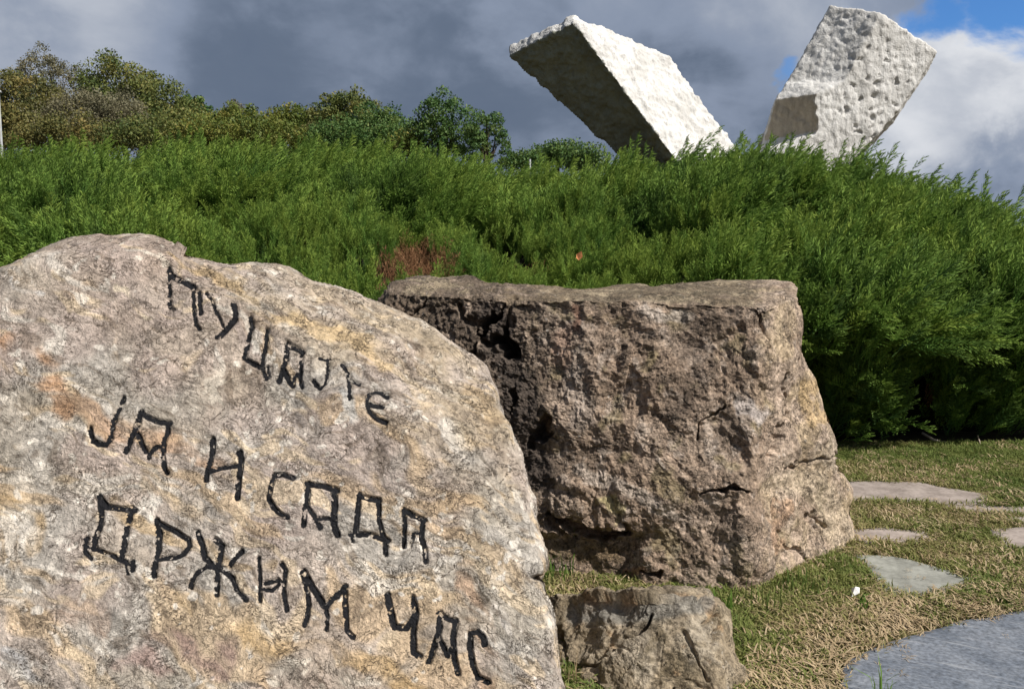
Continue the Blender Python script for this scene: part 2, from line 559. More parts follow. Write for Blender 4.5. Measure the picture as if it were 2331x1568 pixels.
def flag(pts, top, mat, seed, name='flagstone', label=None):
    """an irregular thick paving stone set in the turf, outline with worn wobbly edges"""
    wp = [gpt(*p) for p in pts]
    if label is None:
        mx_ = sum(p[0] for p in wp) / len(wp); my_ = sum(p[1] for p in wp) / len(wp)
        wp = [(mx_ + (p[0] - mx_) * 1.10, my_ + (p[1] - my_) * 1.22) for p in wp]
    FLAGS.append(wp)
    out_ = []
    n = len(wp)
    for i in range(n):
        a, b = np.array(wp[i]), np.array(wp[(i + 1) % n])
        L = np.linalg.norm(b - a)
        kseg = max(2, int(L / 0.035))
        for j in range(kseg):
            out_.append(a + (b - a) * j / kseg)
    o = np.array(out_)
    p3 = np.c_[o, np.zeros(len(o))]
    o = o + np.c_[pn(p3, 9, seed), pn(p3, 9, seed + 5)] * 0.018 + np.c_[pn(p3, 30, seed), pn(p3, 30, seed + 5)] * 0.008
    cen = o.mean(0)
    rings = []
    m_ = len(o)
    for s_, z_ in ((1.0, -0.05), (1.0, top - 0.012), (0.985, top - 0.003), (0.93, top), (0.7, top), (0.4, top), (0.15, top)):
        q = cen + (o - cen) * s_
        qz = np.full(m_, z_) + (pn(np.c_[q, np.zeros(m_)], 5, seed) * 0.006 if z_ > 0 else 0)
        rings.append(np.c_[q, qz])
    V = np.concatenate(rings + [np.array([[cen[0], cen[1], top]])])
    fs = []
    for r_ in range(len(rings) - 1):
        a0 = np.arange(m_) + r_ * m_; a1 = np.roll(np.arange(m_), -1) + r_ * m_
        fs.append(np.stack([a0, a1, a1 + m_, a0 + m_], -1))
    f3 = np.stack([np.arange(m_) + (len(rings) - 1) * m_, np.roll(np.arange(m_), -1) + (len(rings) - 1) * m_, np.full(m_, len(V) - 1)], -1)
    ob = mesh_np(name, V - np.array([2.6, 4.6, 0]), np.concatenate(fs), mat, True, parent=path, faces3=f3)
    if label: ob['label'] = label
    return ob


flag([(1900, 1109), (1990, 1105), (2090, 1107), (2170, 1120), (2240, 1134), (2222, 1150), (2120, 1147), (2000, 1141), (1900, 1143)], 0.022, M_FLAG, 1)
flag([(2160, 1153), (2330, 1157), (2440, 1165), (2430, 1176), (2280, 1172), (2160, 1163)], 0.012, M_FLAG, 2)
flag([(1925, 1213), (2020, 1209), (2105, 1217), (2120, 1230), (2070, 1240), (1990, 1237), (1925, 1230)], 0.018, M_FLAG, 3)
flag([(1958, 1276), (2040, 1280), (2120, 1299), (2215, 1326), (2180, 1345), (2065, 1360), (2010, 1344), (1985, 1312)], 0.022, M_FLAG2, 4)
flag([(2262, 1214), (2350, 1206), (2480, 1206), (2500, 1250), (2380, 1254), (2290, 1252), (2272, 1236)], 0.020, M_FLAG, 5)
flag([(2280, 1183), (2380, 1178), (2470, 1184), (2450, 1196), (2330, 1198)], 0.018, M_FLAG, 6)
flag([(1918, 1530), (1958, 1499), (2015, 1474), (2090, 1449), (2180, 1424), (2331, 1399), (2480, 1380), (2700, 1372), (2900, 1480), (3050, 1700),
      (2700, 1900), (2250, 1880), (1930, 1760), (1898, 1620)], 0.030, M_SLATE, 7, 'flagstone', 'large blue grey slab with pale scratches')

# ------------------------------------------------------------------ rocks
def smax(a, b, kk):
    h = np.clip(0.5 + 0.5 * (a - b) / kk, 0, 1)
    return b + (a - b) * h + kk * h * (1 - h)


def plane3(p1, p2, p3):
    p1, p2, p3 = map(np.asarray, (p1, p2, p3))
    n = np.cross(p2 - p1, p3 - p1); n = n / np.linalg.norm(n)
    if n[1] > 0: n = -n
    return n, float(n @ p1)


class Rock:
    """a solid boulder: outline seen from the path, faces given by planes in the world, thickness behind"""
    def __init__(self, outline, planes, blend, thick, disp, round_px=14, round_d=0.12, maxdepth=9):
        self.ol = [(x * D2P, y * D2P) for x, y in outline]
        self.planes, self.blend, self.thick, self.disp = planes, blend, thick, disp
        self.rpx, self.rd, self.maxdepth = round_px, round_d, maxdepth
        o = np.array(self.ol)
        self.mx, self.my = o[:, 0].min() - 40, o[:, 1].min() - 40
        gx_, gy_ = np.meshgrid(np.arange(self.mx, o[:, 0].max() + 40, 1.5), np.arange(self.my, o[:, 1].max() + 40, 1.5))
        self.dmap = seg_dist(gx_, gy_, self.ol, True)

    def rim_dist(self, px, py):
        u = np.clip((px - self.mx) / 1.5, 0, self.dmap.shape[1] - 2); v = np.clip((py - self.my) / 1.5, 0, self.dmap.shape[0] - 2)
        i = u.astype(int); j = v.astype(int); u = u - i; v = v - j
        m = self.dmap
        return (m[j, i] * (1 - u) + m[j, i + 1] * u) * (1 - v) + (m[j + 1, i] * (1 - u) + m[j + 1, i + 1] * u) * v

    def depth(self, px, py):
        r = ray(px, py)
        C = np.array([0, 0, CAM_H])
        t = None
        for n, c in self.planes:
            den = r @ n
            den = np.where(den > -0.02, -0.02, den)
            tt = (c - n @ C) / den
            tt = np.clip(tt, 0.3, self.maxdepth)
            t = tt if t is None else smax(t, tt, self.blend)
        d = self.rim_dist(px, py)
        q = np.clip(1 - d / self.rpx, 0, 1)
        return t + self.rd * (1 - np.sqrt(np.clip(1 - q * q, 0, 1)))

    def base(self, px, py):
        return at(px, py, self.depth(px, py))

    def surface(self, px, py, e=1.2):
        p = self.base(px, py)
        du = self.base(px + e, py) - self.base(px - e, py)
        dv = self.base(px, py + e) - self.base(px, py - e)
        n = np.cross(dv, du)
        n /= np.linalg.norm(n, axis=-1, keepdims=True) + 1e-12
        n = np.where((n[..., 1:2] > 0), -n, n)
        return p, n

    def build(self, name, mat, colour, nth, nr, origin, back=14):
        ol = np.array(self.ol)
        # resample outline evenly, smoothly
        seg = np.linalg.norm(np.roll(ol, -1, 0) - ol, axis=1)
        cum = np.concatenate([[0], np.cumsum(seg)])
        tt = np.linspace(0, cum[-1], nth, endpoint=False)
        cl = np.vstack([ol, ol[:1]])
        ox = np.interp(tt, cum, cl[:, 0]); oy = np.interp(tt, cum, cl[:, 1])
        ker = np.exp(-0.5 * (np.arange(-12, 13) / 4.0) ** 2); ker /= ker.sum()
        ox = sum(np.roll(ox, j - 12) * ker[j] for j in range(25)); oy = sum(np.roll(oy, j - 12) * ker[j] for j in range(25))
        cx, cy = self.centre if hasattr(self, 'centre') else (ox.mean(), oy.mean())
        rr = (np.arange(1, nr + 1) / nr)
        rr = 1 - (1 - rr) ** 1.12
        PX = cx + (ox[None] - cx) * rr[:, None]; PY = cy + (oy[None] - cy) * rr[:, None]
        px, py = PX.ravel(), PY.ravel()
        p, n = self.surface(px, py)
        # outward lean of the normals near the outline
        rim = sstep(np.repeat(rr, nth), 0.985, 1.0)
        ring = p.reshape(nr, nth, 3)[-1]
        cen = ring.mean(0)
        od = ring - cen; od[:, 1] = 0; od /= np.linalg.norm(od, axis=1, keepdims=True)
        nn = n * (1 - rim[:, None]) + np.tile(od, (nr, 1)) * rim[:, None]
        nn /= np.linalg.norm(nn, axis=1, keepdims=True)
        h = self.disp(p, px, py)
        front = p + nn * h[:, None]
        last = front.reshape(nr, nth, 3)[-1]
        V = [front]
        cb = last.mean(0)
        hb = h.reshape(nr, nth)[-1]
        for b in range(1, back + 1):
            s_ = b / back
            shrink = math.sqrt(max(0.0, 1 - (s_ * 0.985) ** 2.6))
            q = cb + (last - cb) * (0.12 + 0.88 * shrink)
            q = q.copy()
            q[:, 1] = last[:, 1] * (1 - s_) + (cb[1] + 0.1) * s_ + self.thick * s_
            # the back falls away, so the top seen from the path is the real brow
            q[:, 2] -= 0.45 * np.maximum(q[:, 1] - last[:, 1], 0) * sstep(q[:, 2], 0.1, 0.6)
            wob = pn(q, 2.2, 3) * 0.07 + pn(q, 6, 4) * 0.025
            q += (q - cb) / (np.linalg.norm(q - cb, axis=1, keepdims=True) + 1e-6) * (wob * min(1, b / 4))[:, None]
            V.append(q)
        nV = (nr + back) * nth
        V = np.concatenate(V + [np.array([cb + np.array([0, self.thick + 0.1, 0])])], 0)
        fs = []
        ar = np.arange(nth); nx_ = np.roll(ar, -1)
        R = np.arange(nr + back - 1)[:, None] * nth
        fs = np.stack([ar[None] + R, nx_[None] + R, nx_[None] + R + nth, ar[None] + R + nth], -1).reshape(-1, 4)
        # close the centre with a fan to a mean vertex
        V = np.concatenate([V, front.reshape(nr, nth, 3)[0].mean(0)[None]], 0)
        f3a = np.stack([nx_, ar, np.full(nth, len(V) - 1)], -1)
        f3b = np.stack([ar + (nr + back - 1) * nth, nx_ + (nr + back - 1) * nth, np.full(nth, nV)], -1)
        col = np.empty((len(V), 3), np.float32)
        col[:nr * nth] = colour(front, px, py)
        bb = V[nr * nth:]
        col[nr * nth:] = colour(bb, np.full(len(bb), -999.0), np.full(len(bb), -999.0))
        col[-1] = col[:nth].mean(0)
        return mesh_np(name, V, fs, mat, True, col, origin=origin, faces3=np.concatenate([f3a, f3b]))


def lerp(a, b, t):
    return a + (b - a) * t[:, None]


# ---- the lettered boulder in front
OUT1 = [(-160, 640), (-60, 612), (0, 597), (75, 570), (125, 556), (165, 540), (205, 537), (250, 537), (300, 528), (340, 526), (368, 531), (395, 545),
        (415, 566), (450, 581), (500, 599), (530, 606), (570, 603), (610, 601), (650, 607), (690, 622), (720, 638), (770, 652), (800, 661), (840, 685),
        (880, 706), (925, 724), (960, 740), (1000, 765), (1040, 795), (1085, 819), (1097, 838), (1115, 868), (1145, 925), (1165, 962), (1180, 1000),
        (1205, 1045), (1220, 1100), (1226, 1150), (1232, 1200), (1243, 1250), (1247, 1275), (1240, 1298), (1228, 1312), (1232, 1345), (1252, 1385),
        (1264, 1430), (1270, 1500), (1282, 1568), (1300, 1700), (1310, 1850), (1270, 2050), (900, 2130), (300, 2130), (-300, 2080), (-420, 1600), (-380, 1100), (-280, 760)]
LEAN = 0.62
nf = np.array([0.04, -1.0, LEAN]); nf /= np.linalg.norm(nf)
p0 = np.array([0.0, 2.02, 0.0])
MAIN1 = (nf, float(nf @ p0))


def on_main(dx, dy):
    r = ray(dx * D2P, dy * D2P); C = np.array([0, 0, CAM_H])
    return C + r * ((MAIN1[1] - nf @ C) / (r @ nf))


ra, rb = on_main(420, 575), on_main(1000, 1010)
rc = on_main(640, 790)
up_ = at(870 * D2P, 690 * D2P, on_main(870, 690)[1] + 0.24)
BEV = plane3(ra, rb, up_)
ra2, rb2 = on_main(1090, 900), on_main(1215, 1400)
out2 = at(1250 * D2P, 1150 * D2P, on_main(1250, 1150)[1] + 0.05)
BEV2 = plane3(ra2, rb2, out2)
lf1, lf2 = on_main(60, 590), on_main(400, 560)
out3 = at(230 * D2P, 535 * D2P, on_main(230, 535)[1] + 0.10)
BEV3 = plane3(lf1, lf2, out3)


def z3(pts):
    return [(x / 2.613 * S2P, (560 + y / 2.613) * S2P) for x, y in pts]


def z4(pts):
    return [((600 + x / 2.614) * S2P, (560 + y / 2.614) * S2P) for x, y in pts]


def z5(pts):
    return [(x / 1.665 * S2P, (1120 + y / 1.665) * S2P) for x, y in pts]


# every letter: list of (stroke, half width in render pixels)
LETTERS = [
    ('П', [(z3([(1100, 278), (1098, 340), (1106, 430), (1098, 500), (1105, 530), (1130, 550)]), 1.6), (z3([(1100, 290), (1112, 330), (1150, 352), (1200, 372), (1262, 412)]), 2.4),
           (z3([(1262, 440), (1262, 520), (1266, 600), (1272, 640), (1290, 668)]), 1.7), (z3([(1298, 440), (1300, 500), (1304, 572)]), 2.0)]),
    ('У', [(z3([(1340, 440), (1380, 490), (1400, 545), (1425, 600), (1450, 655)]), 1.3), (z3([(1525, 515), (1538, 570), (1520, 620), (1490, 650), (1450, 685), (1412, 722)]), 2.8)]),
    ('Ц', [(z3([(1635, 598), (1640, 650), (1615, 710), (1598, 790), (1582, 850)]), 2.2), (z3([(1582, 850), (1640, 890), (1712, 925)]), 1.9),
           (z3([(1742, 680), (1735, 740), (1718, 820), (1705, 900)]), 2.0), (z3([(1702, 915), (1718, 960), (1730, 990)]), 1.9), (z3([(1740, 915), (1748, 985)]), 1.0)]),
    ('А', [(z4([(305, 768), (300, 840), (285, 900), (258, 960), (248, 1010)]), 2.4), (z4([(305, 770), (350, 795), (412, 822)]), 2.3),
           (z4([(405, 822), (396, 880), (388, 960), (388, 1010), (402, 1060)]), 1.7), (z4([(275, 930), (310, 1000), (335, 1040)]), 2.4), (z4([(340, 1030), (352, 980), (385, 955)]), 1.7)]),
    ('Ј', [(z4([(518, 872), (560, 885), (600, 880)]), 1.0), (z4([(575, 895), (572, 980), (560, 1050), (530, 1085), (500, 1060), (480, 1028)]), 1.6)]),
    ('Т', [(z4([(668, 920), (705, 972), (710, 1030), (716, 1090), (724, 1155)]), 1.9), (z4([(715, 1012), (745, 1035), (778, 1052)]), 1.7)]),
    ('Е', [(z4([(962, 1150), (925, 1112), (880, 1102), (848, 1120), (832, 1150), (832, 1200), (850, 1240), (880, 1275), (920, 1300), (958, 1315)]), 1.9), (z4([(840, 1192), (890, 1205), (938, 1215)]), 1.9)]),
    ('Ј', [(z3([(798, 1125), (780, 1180), (752, 1250), (735, 1310), (720, 1390)]), 2.0), (z3([(722, 1400), (690, 1435), (640, 1432), (605, 1410), (590, 1370), (582, 1330)]), 2.4)]),
    ('Я', [(z3([(920, 1222), (895, 1300), (860, 1380), (815, 1478)]), 2.6), (z3([(915, 1225), (960, 1258), (1030, 1285), (1100, 1292)]), 2.4), (z3([(1085, 1295), (1085, 1350), (1060, 1410), (1052, 1500), (1062, 1570), (1075, 1610)]), 2.2),
           (z3([(895, 1370), (925, 1440), (958, 1510)]), 2.2), (z3([(955, 1500), (1000, 1450), (1060, 1435)]), 2.0)]),
    ('И', [(z3([(1385, 1400), (1378, 1480), (1362, 1570), (1342, 1640), (1338, 1660)]), 2.4), (z5([(865, 95), (920, 78), (990, 70)]), 2.2), (z3([(1555, 1488), (1572, 1520), (1568, 1580)]), 2.4), (z5([(998, 15), (1000, 80), (990, 150), (985, 205)]), 2.4)]),
    ('С', [(z5([(1222, 128), (1180, 112), (1145, 112), (1128, 160), (1118, 205), (1140, 248), (1168, 275), (1198, 290)]), 2.2)]),
    ('А', [(z5([(1285, 148), (1278, 220), (1262, 320)]), 2.4), (z5([(1280, 150), (1340, 158), (1402, 175)]), 2.5), (z5([(1390, 170), (1390, 260), (1388, 320), (1402, 358)]), 2.8),
           (z5([(1275, 240), (1305, 280), (1332, 328)]), 2.0), (z5([(1325, 292), (1395, 290)]), 1.7)]),
    ('Д', [(z5([(1492, 188), (1486, 280), (1474, 355)]), 2.3), (z5([(1490, 195), (1535, 208), (1578, 215)]), 2.2), (z5([(1575, 215), (1575, 290), (1592, 362)]), 2.0), (z5([(1458, 355), (1530, 352), (1612, 376)]), 2.2),
           (z5([(1600, 370), (1598, 430)]), 2.3), (z5([(1462, 352), (1466, 382)]), 1.2)]),
    ('А', [(z5([(1680, 248), (1682, 320), (1678, 400)]), 1.8), (z5([(1678, 252), (1720, 275), (1766, 296)]), 2.3), (z5([(1760, 295), (1752, 365), (1766, 410), (1770, 465)]), 2.2), (z5([(1705, 400), (1722, 345), (1755, 350)]), 1.1)]),
    ('Д', [(z5([(405, 195), (415, 250), (412, 310), (392, 370), (385, 412)]), 2.8), (z5([(405, 198), (438, 238), (495, 245), (552, 250)]), 2.5), (z5([(540, 242), (518, 330), (505, 420), (498, 458)]), 2.6), (z5([(350, 398), (430, 430), (500, 460), (556, 490)]), 1.9),
           (z5([(358, 372), (350, 430), (372, 455)]), 2.0), (z5([(548, 470), (550, 505)]), 2.4), (z5([(518, 478), (532, 522)]), 1.3)]),
    ('Р', [(z5([(640, 290), (655, 350), (655, 410), (645, 470), (638, 528)]), 2.7), (z5([(640, 298), (715, 335), (775, 372), (780, 400), (762, 432), (720, 450), (660, 458)]), 2.3)]),
    ('Ж', [(z5([(812, 342), (835, 400), (845, 450), (890, 492), (945, 498), (972, 455), (1002, 425)]), 2.5), (z5([(888, 370), (918, 400), (905, 470), (900, 540), (895, 605)]), 2.4),
           (z5([(890, 490), (850, 488), (810, 520), (790, 572)]), 2.2), (z5([(915, 500), (962, 535), (985, 590), (1022, 630)]), 2.2)]),
    ('И', [(z5([(1075, 455), (1082, 540), (1080, 635)]), 1.7), (z5([(1088, 582), (1130, 592), (1170, 555)]), 1.8), (z5([(1105, 560), (1155, 548)]), 2.2), (z5([(1172, 480), (1190, 505), (1178, 590), (1190, 672)]), 1.9)]),
    ('М', [(z5([(1258, 510), (1272, 570), (1280, 650), (1266, 732)]), 2.3), (z5([(1262, 512), (1300, 580), (1345, 650)]), 3.0), (z5([(1350, 655), (1358, 700), (1355, 752)]), 1.6),
           (z5([(1352, 652), (1390, 615), (1432, 570)]), 2.8), (z5([(1430, 572), (1432, 660), (1438, 750), (1465, 782)]), 2.3)]),
    ('Ч', [(z5([(1608, 602), (1622, 670), (1638, 738), (1690, 742), (1715, 705)]), 2.9), (z5([(1715, 612), (1728, 680), (1716, 760), (1718, 845), (1745, 860)]), 2.8)]),
    ('А', [(z5([(1830, 680), (1826, 760), (1805, 820), (1782, 882)]), 2.7), (z5([(1822, 682), (1860, 705), (1898, 715)]), 2.3), (z5([(1895, 712), (1884, 790), (1888, 860), (1905, 932)]), 2.6), (z5([(1828, 790), (1862, 858), (1885, 815)]), 2.2)]),
    ('С', [(z5([(2018, 812), (2008, 778), (1985, 760), (1958, 765), (1955, 830), (1968, 900), (1990, 950), (2032, 968)]), 2.5)]),
]


def stroke_field(px, py, strokes):
    """signed: how far inside the widest stroke, in pixels (positive inside)"""
    f = np.full(px.shape, -99.0)
    for poly, w_ in strokes:
        f = np.maximum(f, w_ * 1.04 - seg_dist(px, py, poly))
    return f


def disp1(p, px, py):
    q = p * np.array([1.0, 1.0, 1.0])
    # foliation runs down to the right
    e1 = np.array([0.80, 0.15, -0.58]); e1 /= np.linalg.norm(e1)
    e2 = np.cross(nf, e1)
    fol = np.stack([q @ e1 * 0.35, q @ e2 * 1.5, q @ nf], -1)
    h = 0.040 * fbm(q, 1.8, 2, 0.5, 1) + 0.009 * fbm(q, 7, 3, 0.55, 4)
    fa, ed = facets(q + 0.03 * np.stack([pn(q, 6, 7)] * 3, -1), 5.5, 1)
    h += 0.010 * fa
    h += 0.0035 * (ridged(fol, 9, 3, 0.55, 9) - 1.2)
    rough = 0.45 + 1.3 * sstep((q - ra) @ BEV[0], -0.06, 0.03)
    h += rough * (0.0042 * fbm(q, 28, 4, 0.62, 12))
    # lettering is cut in
    near_ = (px > 70) & (px < 500) & (py > 255) & (py < 688)
    if near_.any():
        g_ = np.full(px.shape, -99.0)
        jx = px[near_] + 0.6 * pn(q[near_], 60, 20); jy = py[near_] + 0.6 * pn(q[near_], 60, 23)
        for _, st in LETTERS:
            xs_ = [a for poly, _w in st for a, b in poly]; ys_ = [b for poly, _w in st for a, b in poly]
            m_ = (jx > min(xs_) - 6) & (jx < max(xs_) + 6) & (jy > min(ys_) - 6) & (jy < max(ys_) + 6)
            if m_.any():
                sub = np.where(near_)[0][m_]
                g_[sub] = np.maximum(g_[sub], stroke_field(jx[m_], jy[m_], st))
        h -= 0.008 * sstep(g_, -1.7, 0.6)
    # hairline fissures
    jx1 = px + 1.5 * pn(q, 14, 31); jy1 = py + 1.5 * pn(q, 14, 33)
    for poly, wid, dep in CR1:
        d = seg_near(jx1, jy1, poly, 12)
        h -= dep * np.exp(-(d / wid) ** 2)
    return h


def dd(pts):
    return [(x * D2P, y * D2P) for x, y in pts]


CR1 = [(dd([(125, 1440), (130, 1370), (180, 1330), (240, 1280)]), 1.4, 0.006), 
       (dd([(1085, 1010), (1110, 1050), (1130, 1075)]), 1.3, 0.012), (dd([(320, 780), (350, 770), (400, 745)]), 1.5, 0.008), (dd([(1075, 825), (1090, 850), (1095, 870)]), 1.8, 0.02),
       (dd([(420, 570), (520, 650), (600, 700), (700, 745)]), 1.6, 0.007), (dd([(1228, 1312), (1215, 1318)]), 2.5, 0.02)]


def colour1(p, px, py):
    q = p
    e1 = np.array([0.80, 0.15, -0.58]); e1 /= np.linalg.norm(e1)
    e2 = np.cross(nf, e1)
    wob = 0.10 * fbm(q, 3.0, 3, 0.5, 41)
    s = np.stack([(q @ e1) * 0.32, (q @ e2) + wob, q @ nf * 0.6], -1)
    base = np.array([0.46, 0.385, 0.325]); grey = np.array([0.40, 0.375, 0.33]); och = np.array([0.60, 0.43, 0.25]); pink = np.array([0.45, 0.355, 0.305])
    whit = np.array([0.66, 0.60, 0.52]); dark = np.array([0.15, 0.11, 0.075]); yel = np.array([0.42, 0.35, 0.25])
    c = np.tile(base, (len(q), 1))
    low = sstep(q[:, 2], 1.25, 0.75)
    left = sstep(q[:, 0], -0.2, -1.1)
    c = lerp(c, grey, sstep(fbm(q, 2.6, 3, 0.5, 43) + 0.45 * low + 0.25 * left, 0.15, 0.75) * 0.7)
    c = lerp(c, pink, sstep(fbm(q, 3.0, 3, 0.5, 45), 0.0, 0.5) * 0.6)
    c = lerp(c, yel, sstep(fbm(s, 5.5, 3, 0.5, 47), 0.1, 0.6) * 0.35)
    st = fbm(s, 6.0, 4, 0.6, 49)
    c = lerp(c, och, sstep(st + 0.34 * low - 0.22, 0.14, 0.45) * 0.60)
    c = lerp(c, np.array([0.68, 0.54, 0.37]), sstep(fbm(s, 15, 3, 0.6, 51) + 0.25 * low, 0.42, 0.65) * 0.7)
    c = lerp(c, whit, sstep(fbm(s, 16, 3, 0.6, 52) + 0.1 * low, 0.42, 0.62) * 0.75)
    c = lerp(c, whit * 1.08, sstep(fbm(q, 26, 2, 0.5, 54) + 0.25 * fbm(q, 3, 2, 0.5, 55), 0.42, 0.52) * 0.85)
    c = c * 1.06
    c = lerp(c, dark, sstep(fbm(s * np.array([1, 1.6, 1]), 30, 3, 0.65, 56), 0.34, 0.62) * 0.55)
    bev = sstep((q - ra) @ BEV[0], -0.05, 0.02) * sstep(q[:, 2], 0.6, 0.9)
    c = lerp(c, np.array([0.43, 0.335, 0.21]), bev * sstep(fbm(s, 9, 3, 0.6, 58), -0.4, 0.3) * 0.6)
    c = lerp(c, dark, bev * sstep(fbm(s, 24, 3, 0.6, 60), 0.1, 0.6) * 0.6)
    # ochre band that runs along the shoulder, white quartz smears, rusty patches
    mx_, my_ = px + 12 * pn(q, 7, 61) + 5 * pn(q, 25, 62), py + 12 * pn(q, 7, 63) + 5 * pn(q, 25, 64)
    tex = sstep(fbm(s, 12, 3, 0.6, 65), -0.4, 0.3)
    for poly, wid, cc_, am in MARK1:
        d = seg_near(mx_, my_, poly, wid + 2)
        c = lerp(c, np.array(cc_), sstep(d, wid, wid * 0.45) * am * tex)
    c = lerp(c, c * np.array([0.86, 0.82, 0.75]), sstep(fbm(q, 1.7, 3, 0.6, 72), 0.0, 0.5) * 0.7)
    v = 0.96 + 0.20 * fbm(q, 9, 3, 0.6, 70)
    return np.clip(c * v[:, None], 0.02, 0.8)


MARK1 = [(dd([(375, 535), (420, 590), (500, 630), (560, 670), (640, 720), (760, 770), (900, 830)]), 9, (0.56, 0.41, 0.23), 0.8),
         (dd([(45, 625), (60, 650), (95, 665)]), 3.5, (0.75, 0.70, 0.64), 1.0), (dd([(60, 655), (85, 672)]), 3.0, (0.75, 0.70, 0.64), 1.0),
         (dd([(280, 660), (320, 690), (350, 720)]), 5, (0.66, 0.56, 0.42), 0.9), (dd([(10, 780), (60, 810), (110, 850), (150, 920)]), 16, (0.50, 0.29, 0.16), 0.8),
         (dd([(190, 920), (230, 960), (330, 1010), (480, 1040)]), 14, (0.52, 0.33, 0.20), 0.7), (dd([(0, 1150), (60, 1180), (70, 1240)]), 16, (0.60, 0.42, 0.22), 0.75),
         (dd([(250, 1130), (330, 1200), (520, 1260), (620, 1290)]), 10, (0.56, 0.40, 0.22), 0.75), (dd([(420, 1340), (560, 1440), (800, 1500), (960, 1568)]), 14, (0.60, 0.42, 0.22), 0.8),
         (dd([(270, 1540), (400, 1470), (500, 1500)]), 26, (0.32, 0.215, 0.185), 0.8), (dd([(150, 1400), (230, 1400)]), 18, (0.46, 0.33, 0.25), 0.6),
         (dd([(1130, 1320), (1150, 1400), (1160, 1500)]), 7, (0.68, 0.62, 0.56), 0.7), (dd([(1060, 1290), (1090, 1400), (1110, 1560)]), 14, (0.50, 0.32, 0.20), 0.7),
         (dd([(785, 900), (795, 960)]), 8, (0.60, 0.58, 0.54), 0.8), (dd([(980, 1120), (1080, 1190)]), 16, (0.42, 0.31, 0.18), 0.5),
         (dd([(40, 1500), (90, 1540)]), 20, (0.40, 0.41, 0.42), 0.7), (dd([(330, 1100), (450, 1150)]), 14, (0.56, 0.42, 0.26), 0.5)]

rock1 = Rock(OUT1, [MAIN1, BEV, BEV2, BEV3], 0.05, 1.0, disp1, round_px=9, round_d=0.10)
rock1.centre = (270.0, 560.0)
O1 = (-0.3, 2.6, 0.0)
boulder1 = rock1.build('boulder', M_ROCK1, colour1, 1400, 370, O1)
tag(boulder1, 'large pale boulder in front with black painted Cyrillic lettering cut into its sloping face', 'boulder')

for ch, st in LETTERS:
    xs_ = [a for poly, _w in st for a, b in poly]; ys_ = [b for poly, _w in st for a, b in poly]
    stp = 0.38
    gx = np.arange(min(xs_) - 5, max(xs_) + 5, stp); gy = np.arange(min(ys_) - 5, max(ys_) + 5, stp)
    GX, GY = np.meshgrid(gx, gy)
    px, py = GX.ravel(), GY.ravel()
    p, n = rock1.surface(px, py)
    h = disp1(p, px, py)
    q = p
    f = stroke_field(px + 0.6 * pn(q, 60, 20), py + 0.6 * pn(q, 60, 23), st)
    rag = 0.9 * pn(q, 60, 80) + 1.0 * pn(q, 230, 81) + 0.15
    wear = fbm(q, 38, 3, 0.6, 83)
    ok = (f + rag > 0.0) & (wear < 0.50)
    V = p + n * (h + 0.0022)[:, None]
    OK = ok.reshape(GX.shape)
    fo = OK[:-1, :-1] & OK[1:, :-1] & OK[:-1, 1:] & OK[1:, 1:]
    ii = np.arange(len(px)).reshape(GX.shape)
    fa = np.stack([ii[:-1, :-1], ii[1:, :-1], ii[1:, 1:], ii[:-1, 1:]], -1)[fo]
    used, inv = np.unique(fa.ravel(), return_inverse=True)
    mesh_np('letter', V[used] - np.array(O1), inv.reshape(-1, 4), M_PAINT, True, parent=boulder1)

# ---- the squarish boulder behind
OUT2 = [(800, 760), (845, 715), (862, 680), (885, 645), (925, 628), (960, 625), (1010, 630), (1075, 630), (1090, 640), (1150, 648), (1250, 650), (1330, 654), (1400, 650), (1450, 648),
        (1520, 650), (1560, 643), (1620, 638), (1700, 638), (1745, 636), (1780, 640), (1806, 646), (1812, 665), (1812, 690), (1826, 718), (1832, 745), (1828, 790), (1845, 835), (1862, 870), (1870, 910),
        (1872, 960), (1890, 985), (1905, 1040), (1908, 1070), (1930, 1085), (1942, 1105), (1944, 1135), (1938, 1165), (1948, 1200), (1946, 1240), (1935, 1262), (1925, 1275), (1880, 1300), (1830, 1340),
        (1780, 1385), (1700, 1430), (1560, 1420), (1400, 1400), (1240, 1400), (1050, 1400), (760, 1300), (740, 950)]


def wpt(dx, dy, Y):
    return at(dx * D2P, dy * D2P, Y)


PL_FRONT = plane3(wpt(1150, 700, 4.25), wpt(1740, 690, 4.03), wpt(1600, 1390, 3.80))
PL_RIGHT = plane3(wpt(1745, 700, 4.02), wpt(1735, 1370, 3.86), wpt(1935, 1150, 4.55))
n_, c_ = plane3(wpt(1100, 672, 4.26), wpt(1740, 688, 4.05), wpt(1400, 646, 4.85))
PL_TOP = (n_, c_)
PL_LEFT = plane3(wpt(1230, 700, 4.22), wpt(1260, 1180, 4.02), wpt(880, 900, 4.34))


